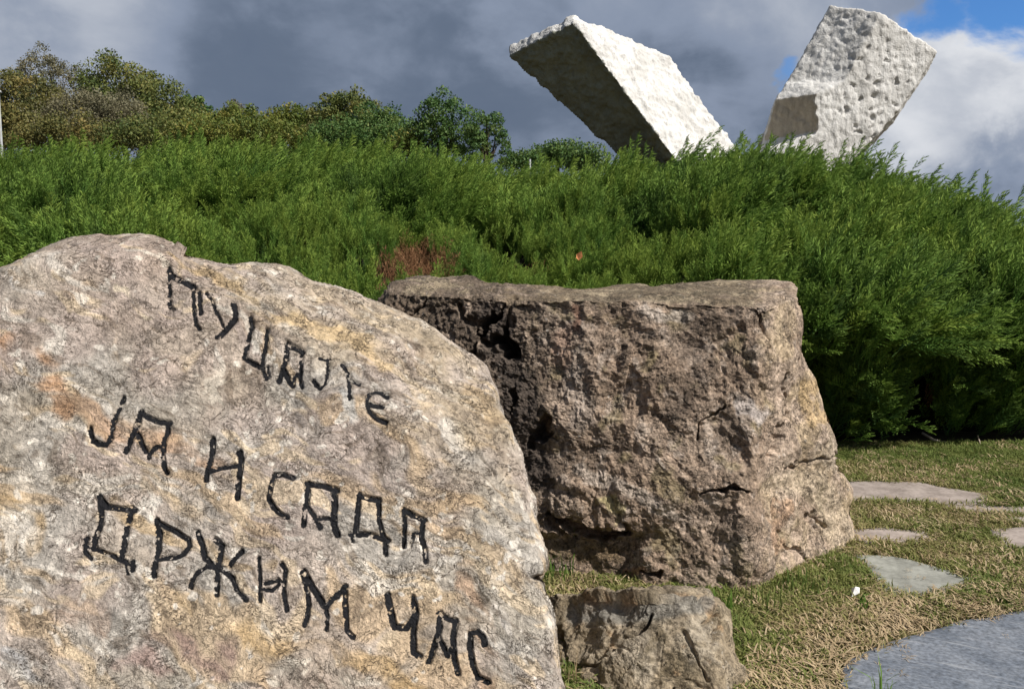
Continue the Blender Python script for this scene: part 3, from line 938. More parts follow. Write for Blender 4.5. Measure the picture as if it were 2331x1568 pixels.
CR2 = [(dd([(1075, 805), (1100, 760), (1125, 725), (1140, 690)]), 4.0, 0.16), (dd([(1135, 700), (1160, 680), (1150, 730), (1140, 770)]), 4.5, 0.17), (dd([(1130, 775), (1155, 790)]), 9.0, 0.20),
       (dd([(1240, 950), (1235, 985), (1262, 1010)]), 5.0, 0.11), (dd([(1215, 985), (1210, 1010)]), 3.0, 0.06), (dd([(1170, 930), (1160, 890)]), 3, 0.07),
       (dd([(1245, 1170), (1290, 1185), (1320, 1208), (1380, 1216), (1425, 1215)]), 4.5, 0.12), (dd([(1250, 1180), (1275, 1195)]), 5.0, 0.08), (dd([(1425, 1190), (1440, 1215)]), 4.0, 0.06),
       (dd([(1640, 1120), (1690, 1104), (1705, 1108)]), 3.0, 0.08), (dd([(1590, 1125), (1640, 1120)]), 1.6, 0.04),
       (dd([(1745, 700), (1755, 760), (1750, 800)]), 2.5, 0.03), (dd([(1795, 850), (1800, 900), (1790, 960), (1760, 1040)]), 3.5, 0.05), (dd([(1800, 1062), (1860, 1045), (1905, 1035)]), 2.4, 0.035),
       (dd([(1460, 1290), (1500, 1300)]), 3.0, 0.06), 
       (dd([(1590, 1000), (1600, 960), (1640, 930)]), 2.0, 0.03), (dd([(930, 720), (960, 690), (970, 660)]), 3.0, 0.05),
       (dd([(1040, 690), (1050, 720), (1090, 740)]), 3, 0.05), (dd([(1850, 1170), (1870, 1200)]), 5, 0.05), (dd([(1780, 1220), (1830, 1270)]), 2, 0.025)]


BULGE2 = [(1865, 1000, 60, 0.03), (1905, 1110, 45, 0.03), (1900, 1230, 60, 0.03), (1480, 1120, 90, 0.05), (1300, 1130, 55, 0.06), (1560, 880, 100, 0.04), (1760, 820, 60, 0.035), (1700, 1230, 80, 0.04),
          (1360, 820, 80, 0.04), (1800, 1160, 50, 0.04), (1480, 1290, 50, 0.04), (1320, 960, 70, 0.04), (1640, 1010, 70, -0.03), (1420, 900, 60, -0.03)]


def disp2(p, px, py):
    q = p
    h = 0.055 * fbm(q, 1.6, 2, 0.5, 101) + 0.013 * fbm(q, 5, 3, 0.55, 104)
    w3 = 0.05 * np.stack([pn(q, 5, 107), pn(q, 5, 108), pn(q, 5, 109)], -1)
    fa, ed = facets(q + w3, 3.2, 5)
    h += 0.040 * fa
    fa, ed = facets(q + w3 * 0.6, 8.0, 9)
    h += 0.006 * fa
    h += 0.007 * (ridged(q, 12, 3, 0.6, 111) - 1.2)
    rough = 0.8 + 1.6 * sstep(px, 560, 500)
    h += rough * 0.0070 * fbm(q, 26, 4, 0.62, 115)
    jx = px + 8.0 * pn(q, 6, 121) + 4.5 * pn(q, 18, 122) + 2 * pn(q, 45, 126); jy = py + 8.0 * pn(q, 6, 123) + 4.5 * pn(q, 18, 124) + 2 * pn(q, 45, 127)
    wv_ = 0.75 + 0.9 * fbm(q, 7, 3, 0.7, 125)
    wv_ = np.clip(wv_, 0.1, 1.6)
    h *= np.where(px > 0, sstep(rock2.rim_dist(px, py), -2, 14) * 0.5 + 0.5, 1)
    for bx_, by_, br_, ba_ in BULGE2:
        dd_2 = np.hypot(jx - bx_ * D2P, jy - by_ * D2P) / (br_ * D2P)
        h += 0.65 * ba_ * np.sqrt(np.clip(1 - dd_2 ** 2, 0, 1))
    for poly, wid, dep in CR2:
        d = seg_near(jx, jy, poly, 20)
        ww = wid * wv_
        h -= dep * sstep(d, ww * 1.5, ww * 0.35)
    # the recess under the overhang at its lower left
    jx = px + 6 * pn(q, 6, 130); jy = py + 5 * pn(q, 6, 131)
    rec = sstep(jy, 528, 540) * sstep(jx, 650, 622)
    h -= 0.07 * rec
    return h


def colour2(p, px, py):
    q = p
    base = np.array([0.285, 0.215, 0.160]); pale = np.array([0.42, 0.335, 0.265]); dark = np.array([0.13, 0.10, 0.075]); tan = np.array([0.42, 0.335, 0.225])
    red = np.array([0.26, 0.13, 0.085]); liche = np.array([0.46, 0.39, 0.33]); moss = np.array([0.20, 0.17, 0.08])
    c = np.tile(base, (len(q), 1))
    c = lerp(c, pale, sstep(fbm(q, 3.2, 4, 0.55, 141), -0.1, 0.5) * 0.7)
    c = lerp(c, dark, sstep(fbm(q, 4.5, 4, 0.6, 143), 0.12, 0.55) * 0.55)
    c = lerp(c, liche, sstep(fbm(q, 11, 4, 0.65, 145), 0.2, 0.6) * 0.6)
    c = lerp(c, moss, sstep(fbm(q, 6, 3, 0.6, 146), 0.3, 0.7) * 0.5)
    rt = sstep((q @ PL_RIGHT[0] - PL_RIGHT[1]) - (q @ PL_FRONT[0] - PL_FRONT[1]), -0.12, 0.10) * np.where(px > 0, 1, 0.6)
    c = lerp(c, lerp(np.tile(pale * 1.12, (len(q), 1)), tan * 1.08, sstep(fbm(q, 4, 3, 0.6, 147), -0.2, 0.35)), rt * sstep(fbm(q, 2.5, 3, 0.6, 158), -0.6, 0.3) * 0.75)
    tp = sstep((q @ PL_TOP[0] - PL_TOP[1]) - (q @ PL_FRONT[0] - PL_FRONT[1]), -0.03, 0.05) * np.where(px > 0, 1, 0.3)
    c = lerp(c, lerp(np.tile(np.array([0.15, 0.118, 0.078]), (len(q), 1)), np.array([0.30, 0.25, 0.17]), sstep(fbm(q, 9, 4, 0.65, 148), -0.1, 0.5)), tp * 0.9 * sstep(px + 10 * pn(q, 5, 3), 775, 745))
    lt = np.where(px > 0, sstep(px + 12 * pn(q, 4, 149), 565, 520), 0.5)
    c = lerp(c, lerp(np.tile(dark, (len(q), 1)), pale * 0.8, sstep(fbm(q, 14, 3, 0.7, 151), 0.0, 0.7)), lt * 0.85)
    mx_, my_ = px + 13 * pn(q, 6, 161) + 6 * pn(q, 22, 162), py + 13 * pn(q, 6, 163) + 6 * pn(q, 22, 164)
    for poly, wid, cc_, am in MARK2:
        d = seg_near(mx_, my_, poly, wid + 2)
        c = lerp(c, np.array(cc_), sstep(d, wid, wid * 0.4) * am)
    v = 1 + 0.30 * fbm(q, 22, 3, 0.65, 170)
    return np.clip(c * v[:, None] * np.array([0.97, 0.94, 0.91]), 0.012, 0.8)


MARK2 = [(dd([(1120, 720), (1150, 800), (1175, 900), (1215, 1000), (1215, 1080)]), 27, (0.060, 0.048, 0.040), 0.88), (dd([(1000, 720), (1090, 760)]), 14, (0.11, 0.085, 0.065), 0.7), (dd([(1235, 960), (1250, 1000)]), 9, (0.30, 0.22, 0.14), 0.6),
         (dd([(1310, 700), (1300, 760)]), 7, (0.26, 0.14, 0.095), 0.7), (dd([(1280, 760), (1270, 820)]), 8, (0.36, 0.25, 0.19), 0.7), (dd([(1480, 700), (1560, 730)]), 7, (0.45, 0.40, 0.35), 0.7),
         (dd([(1560, 760), (1600, 850), (1560, 920)]), 22, (0.17, 0.13, 0.10), 0.6), (dd([(1560, 700), (1720, 720)]), 12, (0.22, 0.17, 0.13), 0.6),
         (dd([(1680, 920), (1720, 900), (1740, 940)]), 10, (0.48, 0.44, 0.42), 0.7), (dd([(1330, 1080), (1450, 1120), (1520, 1160)]), 11, (0.50, 0.44, 0.38), 0.6), (dd([(1370, 1140), (1400, 1160)]), 9, (0.36, 0.32, 0.16), 0.7),
         (dd([(1300, 830), (1330, 950)]), 16, (0.40, 0.34, 0.29), 0.6), (dd([(1850, 880), (1860, 960)]), 10, (0.45, 0.33, 0.18), 0.8), (dd([(1780, 1150), (1770, 1240)]), 7, (0.38, 0.24, 0.15), 0.6),
         (dd([(1480, 1300), (1430, 1310)]), 7, (0.42, 0.26, 0.17), 0.7), (dd([(1260, 1260), (1400, 1260)]), 16, (0.16, 0.115, 0.06), 0.75), (dd([(1800, 1090), (1880, 1120), (1920, 1230)]), 22, (0.50, 0.42, 0.31), 0.6),
         (dd([(1400, 660), (1700, 662)]), 4.5, (0.13, 0.105, 0.07), 0.6), (dd([(1110, 650), (1300, 662)]), 4, (0.20, 0.155, 0.10), 0.6), (dd([(930, 640), (1060, 640)]), 6, (0.30, 0.25, 0.17), 0.7),
         (dd([(1900, 1000), (1880, 1050)]), 12, (0.45, 0.385, 0.31), 0.6), (dd([(1490, 1040), (1500, 1060)]), 4, (0.42, 0.36, 0.30), 0.8)]

rock2 = Rock(OUT2, [PL_FRONT, PL_RIGHT, PL_TOP, PL_LEFT], 0.09, 0.9, disp2, round_px=8, round_d=0.14, maxdepth=5.3)
rock2.centre = (590.0, 440.0)
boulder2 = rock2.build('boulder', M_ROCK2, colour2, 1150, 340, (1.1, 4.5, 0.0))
tag(boulder2, 'big dark brown squarish boulder with deep black crevices standing behind the lettered one', 'boulder')

# ---- the low rock between them in the foreground
OUT3 = [(1215, 1480), (1235, 1390), (1262, 1352), (1300, 1352), (1370, 1347), (1440, 1350), (1500, 1354), (1570, 1357), (1615, 1364), (1648, 1386), (1666, 1416), (1668, 1440), (1680, 1490),
        (1700, 1530), (1716, 1575), (1745, 1700), (1640, 1780), (1400, 1790), (1200, 1760)]
P3F = plane3(wpt(1300, 1440, 2.96), wpt(1560, 1420, 2.96), wpt(1500, 1640, 2.76))
P3R = plane3(wpt(1600, 1400, 3.00), wpt(1660, 1600, 2.80), wpt(1700, 1500, 3.12))
P3T = plane3(wpt(1300, 1410, 3.00), wpt(1600, 1395, 3.00), wpt(1450, 1335, 3.36))
P3L = plane3(wpt(1400, 1470, 2.98), wpt(1370, 1660, 2.78), wpt(1270, 1560, 3.04))
CR3 = [(dd([(1600, 1420), (1640, 1400), (1620, 1460)]), 2, 0.03), (dd([(1560, 1440), (1590, 1520), (1615, 1545)]), 1.8, 0.018),
       (dd([(1480, 1400), (1420, 1450), (1340, 1510), (1290, 1520)]), 2.2, 0.05), (dd([(1270, 1440), (1290, 1500), (1295, 1570), (1310, 1600)]), 4, 0.07),
       (dd([(1350, 1560), (1380, 1600)]), 4, 0.06), (dd([(1530, 1560), (1545, 1600)]), 2.5, 0.03)]


def disp3(p, px, py):
    q = p
    h = 0.03 * fbm(q, 3, 3, 0.55, 201)
    w3 = 0.04 * np.stack([pn(q, 6, 207), pn(q, 6, 208), pn(q, 6, 209)], -1)
    fa, ed = facets(q + w3, 6.5, 15)
    h += 0.040 * fa - 0.004 * np.exp(-(ed / 0.05) ** 2)
    fa, ed = facets(q + w3, 15, 17)
    h += 0.010 * fa
    h += 0.006 * fbm(q, 32, 3, 0.6, 211)
    jx = px + 6 * pn(q, 8, 221) + 3 * pn(q, 24, 222); jy = py + 6 * pn(q, 8, 223) + 3 * pn(q, 24, 224)
    wv_ = np.clip(0.7 + 1.0 * fbm(q, 10, 3, 0.7, 225), 0.1, 1.6)
    for poly, wid, dep in CR3:
        d = seg_near(jx, jy, poly, 16)
        h -= dep * sstep(d, wid * wv_ * 1.5, wid * wv_ * 0.3)
    return h


def colour3(p, px, py):
    q = p
    c = np.tile(np.array([0.33, 0.275, 0.195]), (len(q), 1))
    c = lerp(c, np.array([0.42, 0.375, 0.30]), sstep(fbm(q, 5, 4, 0.55, 241), -0.05, 0.5) * 0.8)
    c = lerp(c, np.array([0.16, 0.13, 0.08]), sstep(fbm(q, 6, 4, 0.6, 243), 0.12, 0.6) * 0.7)
    c = lerp(c, np.array([0.40, 0.27, 0.15]), sstep(fbm(q, 7, 3, 0.6, 245), 0.3, 0.6) * 0.6)
    c = lerp(c, np.array([0.23, 0.235, 0.225]), np.where(px > 0, sstep(seg_dist(px + 8 * pn(q, 8, 3), py, dd([(1300, 1395), (1500, 1385), (1600, 1370)])), 14, 5), 0) * 0.7)
    c = c * np.array([0.84, 0.80, 0.76])
    v = 1 + 0.30 * fbm(q, 28, 3, 0.65, 250)
    return np.clip(c * v[:, None], 0.015, 0.8)


rock3 = Rock(OUT3, [P3F, P3R, P3T, P3L], 0.03, 0.35, disp3, round_px=6, round_d=0.06, maxdepth=3.75)
boulder3 = rock3.build('boulder', M_ROCK3, colour3, 700, 160, (0.85, 3.3, 0.0))
tag(boulder3, 'low cracked grey brown rock in the grass at the foot of the dark boulder', 'rock')

# ------------------------------------------------------------------ monument
def solid(name, verts, faces, parent, mat, origin, face_tone=None, amp=0.09, seed=0, pits=None, voxel=0.075, thr=0.6, zmax=99.0):
    """a faceted block, remeshed finely and chiselled rough"""
    import bmesh
    bm = bmesh.new()
    vs_ = [bm.verts.new(v) for v in verts]
    for f in faces:
        bm.faces.new([vs_[i] for i in f])
    bmesh.ops.triangulate(bm, faces=bm.faces[:])
    bmesh.ops.recalc_face_normals(bm, faces=bm.faces[:])
    me = bpy.data.meshes.new('block')
    bm.to_mesh(me); bm.free()
    tmp = bpy.data.objects.new('block', me)
    COL.objects.link(tmp)
    md = tmp.modifiers.new('remesh', 'REMESH'); md.mode = 'VOXEL'; md.voxel_size = voxel
    dg = bpy.context.evaluated_depsgraph_get()
    ev = tmp.evaluated_get(dg).to_mesh()
    nv_ = len(ev.vertices)
    P = np.empty(nv_ * 3, np.float32); ev.vertices.foreach_get('co', P); P = P.reshape(-1, 3)
    Nn = np.empty(nv_ * 3, np.float32); ev.vertex_normals.foreach_get('vector', Nn); Nn = Nn.reshape(-1, 3)
    Q = np.empty(len(ev.loops), np.int32); ev.loops.foreach_get('vertex_index', Q); Q = Q.reshape(-1, 4)
    tmp.evaluated_get(dg).to_mesh_clear()
    bpy.data.objects.remove(tmp)
    h = amp * (0.55 * fbm(P, 0.8, 2, 0.5, seed) + 0.95 * fbm(P, 2.4, 3, 0.6, seed + 3) + 0.35 * (ridged(P, 4.5, 2, 0.5, seed + 8) - 0.9))
    if pits is not None:
        h += pits(P)
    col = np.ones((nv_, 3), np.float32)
    if face_tone is not None:
        d, c_ = face_tone
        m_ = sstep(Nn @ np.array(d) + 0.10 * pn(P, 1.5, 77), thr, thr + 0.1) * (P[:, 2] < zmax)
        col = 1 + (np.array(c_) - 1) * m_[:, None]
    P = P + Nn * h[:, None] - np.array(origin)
    return mesh_np(name, P, Q, mat, True, col, parent=parent)


MO = np.array([8.0, 36.0, 3.4])
monument = tag(empty('monument', tuple(MO)), 'huge white rough concrete V shaped monument with two slanting wings rising behind the bushes', 'monument')


def W(dx, dy, Y):
    return tuple(at(dx * D2P, dy * D2P, Y))


# left wing: shaded face, sunlit face, crumbly upper rim
tipL, ridge, cornR = W(1158, 126, 36.6), W(1304, 50, 34.4), W(1530, 136, 37.4)
tipL2, ridge2, cornR2 = W(1160, 104, 36.9), W(1303, 36, 35.0), W(1500, 118, 38.2)
lowL, lowR, lowC = W(1590, 522, 36.6), W(1640, 500, 34.4), W(1815, 520, 37.4)
bkT, bkB = W(1330, 108, 39.6), W(1700, 520, 39.6)
verts = [tipL, ridge, cornR, tipL2, ridge2, cornR2, lowL, lowR, lowC, bkT, bkB]
faces = [(0, 1, 7, 6), (1, 2, 8, 7), (0, 3, 4, 1), (1, 4, 5, 2), (3, 9, 5, 4), (0, 6, 10, 9), (0, 9, 3), (2, 5, 9), (2, 9, 10, 8), (6, 7, 8, 10)]
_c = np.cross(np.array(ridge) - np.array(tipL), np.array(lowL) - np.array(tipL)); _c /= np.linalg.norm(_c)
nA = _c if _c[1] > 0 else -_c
solid('wing', verts, faces, monument, M_CONC, MO, face_tone=(tuple(-nA), (0.42, 0.45, 0.36)), seed=301, amp=0.10)  # the left face is multiplied by a darker, greener tone


# right wing: upper slab and the thicker stepped block below
def pits(P):
    # a field of deep chisel pits across the middle of the face
    c = np.array(W(1985, 225, 36.4))
    d = np.linalg.norm((P - c) * np.array([1.0, 0.3, 0.72]), axis=1)
    f = sstep(d, 2.2, 0.9) * sstep((P - np.array(f_['b2'])) @ np.array([0.93, 0.0, -0.37]), -0.5, 0.2)
    return -0.12 * f * sstep(pn(P * np.array([0.8, 0.8, 1.2]) + 0.2 * np.stack([pn(P, 2, 5), pn(P, 2, 6), pn(P, 2, 7)], -1), 3.8, 330), 0.28, 0.46) + 0.03 * f * pn(P, 3, 340) 


# the broad front face is one plane; the upper left part folds back from it along a crease and leaves a ledge
PB = plane3(W(1858, 214, 35.6), W(2134, 116, 36.9), W(1925, 385, 36.2))


def onPB(dx, dy):
    r = ray(dx * D2P, dy * D2P); C = np.array([0, 0, CAM_H])
    return tuple(C + r * ((PB[1] - PB[0] @ C) / (r @ PB[0])))


f_ = {'a1': onPB(2006, 26), 'a2': onPB(2134, 116), 'a3': onPB(2050, 248), 'a4': onPB(1925, 385), 'a5': onPB(1800, 525), 'b8': onPB(1770, 356), 'b5': onPB(1868, 298), 'b1': onPB(1858, 214),
      'b2': onPB(1926, 180), 'a0': W(1888, 12, 37.5), 'b3': W(1794, 184, 37.15), 'b0': W(1764, 227, 36.7), 'b4': W(1738, 322, 37.1), 'b9': W(1650, 500, 36.6)}
names = ['a0', 'a1', 'a2', 'a3', 'a4', 'a5', 'b9', 'b4', 'b0', 'b3']      # silhouette, round the outside
extra = ['b8', 'b5', 'b1', 'b2']
order = names + extra
verts = [f_[k_] for k_ in order]
ix_ = {k_: i for i, k_ in enumerate(order)}
verts += [(f_[k_][0] * 1.05 + 0.05, f_[k_][1] + 2.6, f_[k_][2] - 0.15) for k_ in names]
nF, nE = len(names), len(order)
F_ = lambda *kk: tuple(ix_[k_] for k_ in kk)
faces = [F_('b2', 'a1', 'a2', 'a3', 'a4', 'a5', 'b8', 'b5', 'b1'), F_('a0', 'a1', 'b2', 'b3'), F_('b0', 'b3', 'b2', 'b1'), F_('b4', 'b0', 'b1', 'b5'), F_('b9', 'b4', 'b5', 'b8'), F_('b9', 'b8', 'a5'),
         tuple(range(nE + nF - 1, nE - 1, -1))]
faces += [(i, (i + 1) % nF, nE + (i + 1) % nF, nE + i) for i in range(nF)]
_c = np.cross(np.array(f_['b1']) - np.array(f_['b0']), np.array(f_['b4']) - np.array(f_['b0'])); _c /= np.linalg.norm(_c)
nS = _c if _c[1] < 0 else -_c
wing2 = solid('wing', verts, faces, monument, M_CONC, MO, face_tone=(tuple(nS), (0.70, 0.63, 0.52)), seed=311, amp=0.055, pits=pits, voxel=0.065, thr=0.80, zmax=f_['b1'][2] + 0.05)  # the left face of the step is multiplied by a browner tone

# ------------------------------------------------------------------ instancing of soft vegetation
def spray(name, mat, L=0.30, nb=16, nl=6, spread=0.34, leaf=(0.026, 0.0075), droop=0.05, seed=0, stem=True, flat=False):
    r = np.random.default_rng(seed)
    V, T, tip = [], [], []

    def leafq(p, d, ln, wd, tp0, tp1):
        d = d / (np.linalg.norm(d) + 1e-9)
        s = np.cross(d, r.normal(size=3)); s /= np.linalg.norm(s) + 1e-9
        i = len(V)
        V.extend([p, p + d * ln * 0.45 + s * wd * 0.5, p + d * ln, p + d * ln * 0.45 - s * wd * 0.5])
        tip.extend([tp0, (tp0 + tp1) / 2, tp1, (tp0 + tp1) / 2])
        T.append((i, i + 1, i + 2, i + 3))
    bend = r.normal(size=2) * 0.05

    def axis(t):
        return np.array([bend[0] * t * t * L / 0.3 + droop * t * t, bend[1] * t * t * L / 0.3, L * t])
    if stem:
        for j in range(5):
            a, b = axis(j / 5), axis((j + 1) / 5)
            i = len(V); wd = 0.004 * (1 - j / 6)
            V.extend([a + [wd, 0, 0], a - [wd, 0, 0], b - [wd * .8, 0, 0], b + [wd * .8, 0, 0]]); tip.extend([0.3] * 4); T.append((i, i + 1, i + 2, i + 3))
    for b in range(nb):
        t = 0.18 + 0.80 * b / nb
        ang = (b % 2) * math.pi + (math.pi / 2 + r.normal() * 0.42 if flat else r.normal() * 0.7)
        p = axis(t)
        ln = spread * L * (1.12 - t) ** 0.8 * r.uniform(0.75, 1.15) + 0.02
        if flat: ln *= min(1, 0.35 + 1.8 * t)
        d = np.array([math.cos(ang) * 0.50, math.sin(ang) * 0.50, 0.86])
        for q in range(nl):
            s = (q + 0.5) / nl
            pp = p + d * ln * s + np.array([0, 0, 0.12 * ln * s * s])
            dl = d + r.normal(size=3) * 0.20
            leafq(pp, dl, leaf[0] * r.uniform(0.8, 1.25), leaf[1], max(0, t - 0.45) + s * 0.2, max(0, t - 0.3) + s * 0.45)
    for q in range(4):
        leafq(axis(0.95), np.array([0, 0, 1.0]) + r.normal(size=3) * 0.25, leaf[0] * 1.3, leaf[1], 0.8, 1.0)
    me = bpy.data.meshes.new(name)
    me.from_pydata([tuple(v) for v in V], [], T)
    a = me.attributes.new('tip', 'FLOAT', 'POINT')
    a.data.foreach_set('value', np.array(tip, np.float32))
    me.materials.append(mat)
    return bpy.data.objects.new(name, me)


def blades(name, mat, n=10, L=0.05, wd=0.004, rad=0.03, lean=0.5, seed=0, flat=False):
    r = np.random.default_rng(seed)
    V, T, tip = [], [], []
    for b in range(n):
        a = r.uniform(0, 6.283)
        p = np.array([math.cos(a), math.sin(a), 0]) * rad * math.sqrt(r.uniform())
        ln = L * r.uniform(0.5, 1.3)
        a2 = r.normal() * 0.7 if flat else r.uniform(0, 6.283)
        h = np.array([math.cos(a2), math.sin(a2), 0])
        sd_ = np.array([-h[1], h[0], 0])
        if flat:
            z0, z1 = r.uniform(0.002, 0.02), r.uniform(0.002, 0.028)
            p0_, p1_, p2_ = p + [0, 0, z0], p + h * ln * 0.5 + [0, 0, (z0 + z1) / 2 + 0.006], p + h * ln + [0, 0, z1]
        else:
            le = lean * r.uniform(0.2, 1.2)
            p0_, p1_, p2_ = p - [0, 0, 0.01], p + h * ln * 0.3 * le + [0, 0, ln * 0.6], p + h * ln * le + [0, 0, ln * (1.0 - 0.35 * le)]
        i = len(V)
        V.extend([p0_ - sd_ * wd / 2, p0_ + sd_ * wd / 2, p1_ + sd_ * wd / 2.4, p1_ - sd_ * wd / 2.4, p2_])
        tip.extend([0, 0, 0.4, 0.4, 1.0])
        T.append((i, i + 1, i + 2, i + 3)); T.append((i + 3, i + 2, i + 4))
    me = bpy.data.meshes.new(name)
    me.from_pydata([tuple(v) for v in V], [], T)
    a = me.attributes.new('tip', 'FLOAT', 'POINT')
    a.data.foreach_set('value', np.array(tip, np.float32))
    me.materials.append(mat)
    return bpy.data.objects.new(name, me)


def scatter(name, pts, rots, scl, tone, var, protos, parent=None):
    o = mesh_np(name, pts, None, None, attrs={'rot': ('FLOAT_VECTOR', rots.astype(np.float32)), 'scl': ('FLOAT', scl.astype(np.float32)),
                                              'tone': ('FLOAT', tone.astype(np.float32)), 'var': ('INT', var.astype(np.int32))}, parent=parent)
    ng = bpy.data.node_groups.new(name, 'GeometryNodeTree')
    ng.interface.new_socket('Geometry', in_out='INPUT', socket_type='NodeSocketGeometry')
    ng.interface.new_socket('Geometry', in_out='OUTPUT', socket_type='NodeSocketGeometry')
    gi, go = ng.nodes.new('NodeGroupInput'), ng.nodes.new('NodeGroupOutput')
    m2p = ng.nodes.new('GeometryNodeMeshToPoints')
    ng.links.new(gi.outputs[0], m2p.inputs[0])
    jn = ng.nodes.new('GeometryNodeJoinGeometry')

    def named(nm, ty):
        a = ng.nodes.new('GeometryNodeInputNamedAttribute'); a.data_type = ty; a.inputs['Name'].default_value = nm
        return a.outputs['Attribute']
    ra_, sa_, va = named('rot', 'FLOAT_VECTOR'), named('scl', 'FLOAT'), named('var', 'INT')
    e2r = ng.nodes.new('FunctionNodeEulerToRotation')
    ng.links.new(ra_, e2r.inputs[0])
    for i, pr in enumerate(protos):
        oi = ng.nodes.new('GeometryNodeObjectInfo'); oi.inputs['Object'].default_value = pr; oi.inputs['As Instance'].default_value = True
        cmp_ = ng.nodes.new('FunctionNodeCompare'); cmp_.data_type = 'INT'; cmp_.operation = 'EQUAL'
        ng.links.new(va, cmp_.inputs[2]); cmp_.inputs[3].default_value = i
        ip = ng.nodes.new('GeometryNodeInstanceOnPoints')
        ng.links.new(m2p.outputs[0], ip.inputs['Points']); ng.links.new(cmp_.outputs[0], ip.inputs['Selection'])
        ng.links.new(oi.outputs['Geometry'], ip.inputs['Instance']); ng.links.new(e2r.outputs[0], ip.inputs['Rotation']); ng.links.new(sa_, ip.inputs['Scale'])
        ng.links.new(ip.outputs[0], jn.inputs[0])
    ng.links.new(jn.outputs[0], go.inputs[0])
    md = o.modifiers.new('scatter', 'NODES'); md.node_group = ng
    return o


def aim(dirs, spin):
    """euler angles that turn +Z to each direction with a random spin"""
    d = dirs / np.linalg.norm(dirs, axis=1, keepdims=True)
    th = np.arccos(np.clip(d[:, 2], -1, 1)); ph = np.arctan2(d[:, 1], d[:, 0])
    # R = Rz(ph) Ry(th) Rz(spin)
    cph, sph, ct, st_, cs_, ss = np.cos(ph), np.sin(ph), np.cos(th), np.sin(th), np.cos(spin), np.sin(spin)
    r00 = cph * ct * cs_ - sph * ss; r10 = sph * ct * cs_ + cph * ss; r20 = -st_ * cs_
    r21 = st_ * ss; r22 = ct
    return np.stack([np.arctan2(r21, r22), np.arcsin(np.clip(-r20, -1, 1)), np.arctan2(r10, r00)], -1)


# ------------------------------------------------------------------ juniper bank
YF = 6.75


def envelope(a, t):
    """a: column, t: -1..0 undercut face, 0..1 slope up to the crest, >1 beyond"""
    yc = np.interp(a, A_X, CREST_Y)
    zc = CAM_H + (HORIZON - np.interp(a, A_X, CREST)) / F * yc - 0.56
    zf = 0.95 + 0.0 * a
    yf = YF + 0.22 * np.sin(a * 0.013) + 0.12 * np.sin(a * 0.041 + 1)
    y = np.where(t < 0, yf + 0.80 * (-t) ** 1.3, yf + (yc - yf) * t)
    tt = np.clip(t, 0, 1)
    z = np.where(t < 0, zf * (1 + t) + 0.10 + 0.06 * np.maximum(-t, 0), zf + (zc - zf) * (1 - (1 - tt) ** 1.45))
    z = np.where(t > 1, zc - (t - 1) ** 1.3 * 1.2, z)
    z = z - 0.06 * np.exp(-(t / 0.06) ** 2)
    x = (a - CX) / F * y
    return np.stack([x, y, z], -1)


# the plants the bank is made of: column, place up the slope, radius in metres
BUSH = [(60, .80, 1.7), (230, .62, 1.5), (40, .38, 1.3), (330, .90, 1.7), (150, .18, 1.1), (420, .62, 1.4), (300, .30, 1.1), (455, .12, 1.0), (520, .88, 1.4), (570, .42, 1.1),
        (610, .72, 1.4), (668, .86, 1.5), (640, .10, 0.9), (700, .42, 1.0), (770, .64, 1.1), (830, .26, 0.9), (860, .84, 1.2), (745, .06, 0.8), (930, .52, 1.0), (905, .02, 0.9), (1000, .78, 1.1),
        (1010, .24, 0.9), (1080, .55, 1.1), (985, -.15, 0.8), (1090, .05, 0.9), (1180, .3, 1.2), (1200, .8, 1.3), (-90, .2, 1.4), (-120, .7, 1.7), (170, .97, 1.5), (-40, .98, 1.6), (430, .98, 1.4), (820, -.2, 0.8)]
BA = np.array([b[0] for b in BUSH], float); BT = np.array([b[1] for b in BUSH], float); BR = np.array([b[2] for b in BUSH])
BP = envelope(BA, BT)


def bushes(p):
    """height of the leafy domes above the slope, the nearest plant's centre, closeness to a valley between plants"""
    q = p + 0.35 * np.stack([pn(p, 0.9, 441), pn(p, 0.9, 442), pn(p, 0.9, 443)], -1)
    best = np.full(len(p), 9.0); sec = best.copy(); who = np.zeros(len(p), int)
    for i in range(len(BA)):
        d = np.linalg.norm((q - BP[i]) * np.array([1, 0.8, 1]), axis=1) / BR[i]
        m_ = d < best
        sec = np.where(m_, best, np.minimum(sec, d)); who = np.where(m_, i, who); best = np.where(m_, d, best)
    val = sstep(sec - best, 0.0, 0.45)
    dome = 0.34 * (1 - np.clip(best, 0, 1.3) ** 2 / 1.4) * (0.35 + 0.65 * val)
    return dome, who, val, best


def lumps(p):
    dome, who, val, best = bushes(p)
    med = ridged(p, 1.7, 2, 0.5, 403) - 0.9
    return dome + 0.13 * med + 0.10 * fbm(p, 3.0, 2, 0.5, 407)


def env_point(a, t):
    p = envelope(a, t)
    du = envelope(a + 3, t) - envelope(a - 3, t)
    dv = envelope(a, t + 0.01) - envelope(a, t - 0.01)
    n = np.cross(du, dv); n /= np.linalg.norm(n, axis=-1, keepdims=True) + 1e-9
    n = np.where(n[..., 2:3] < -0.6, -n, n)
    return p, n


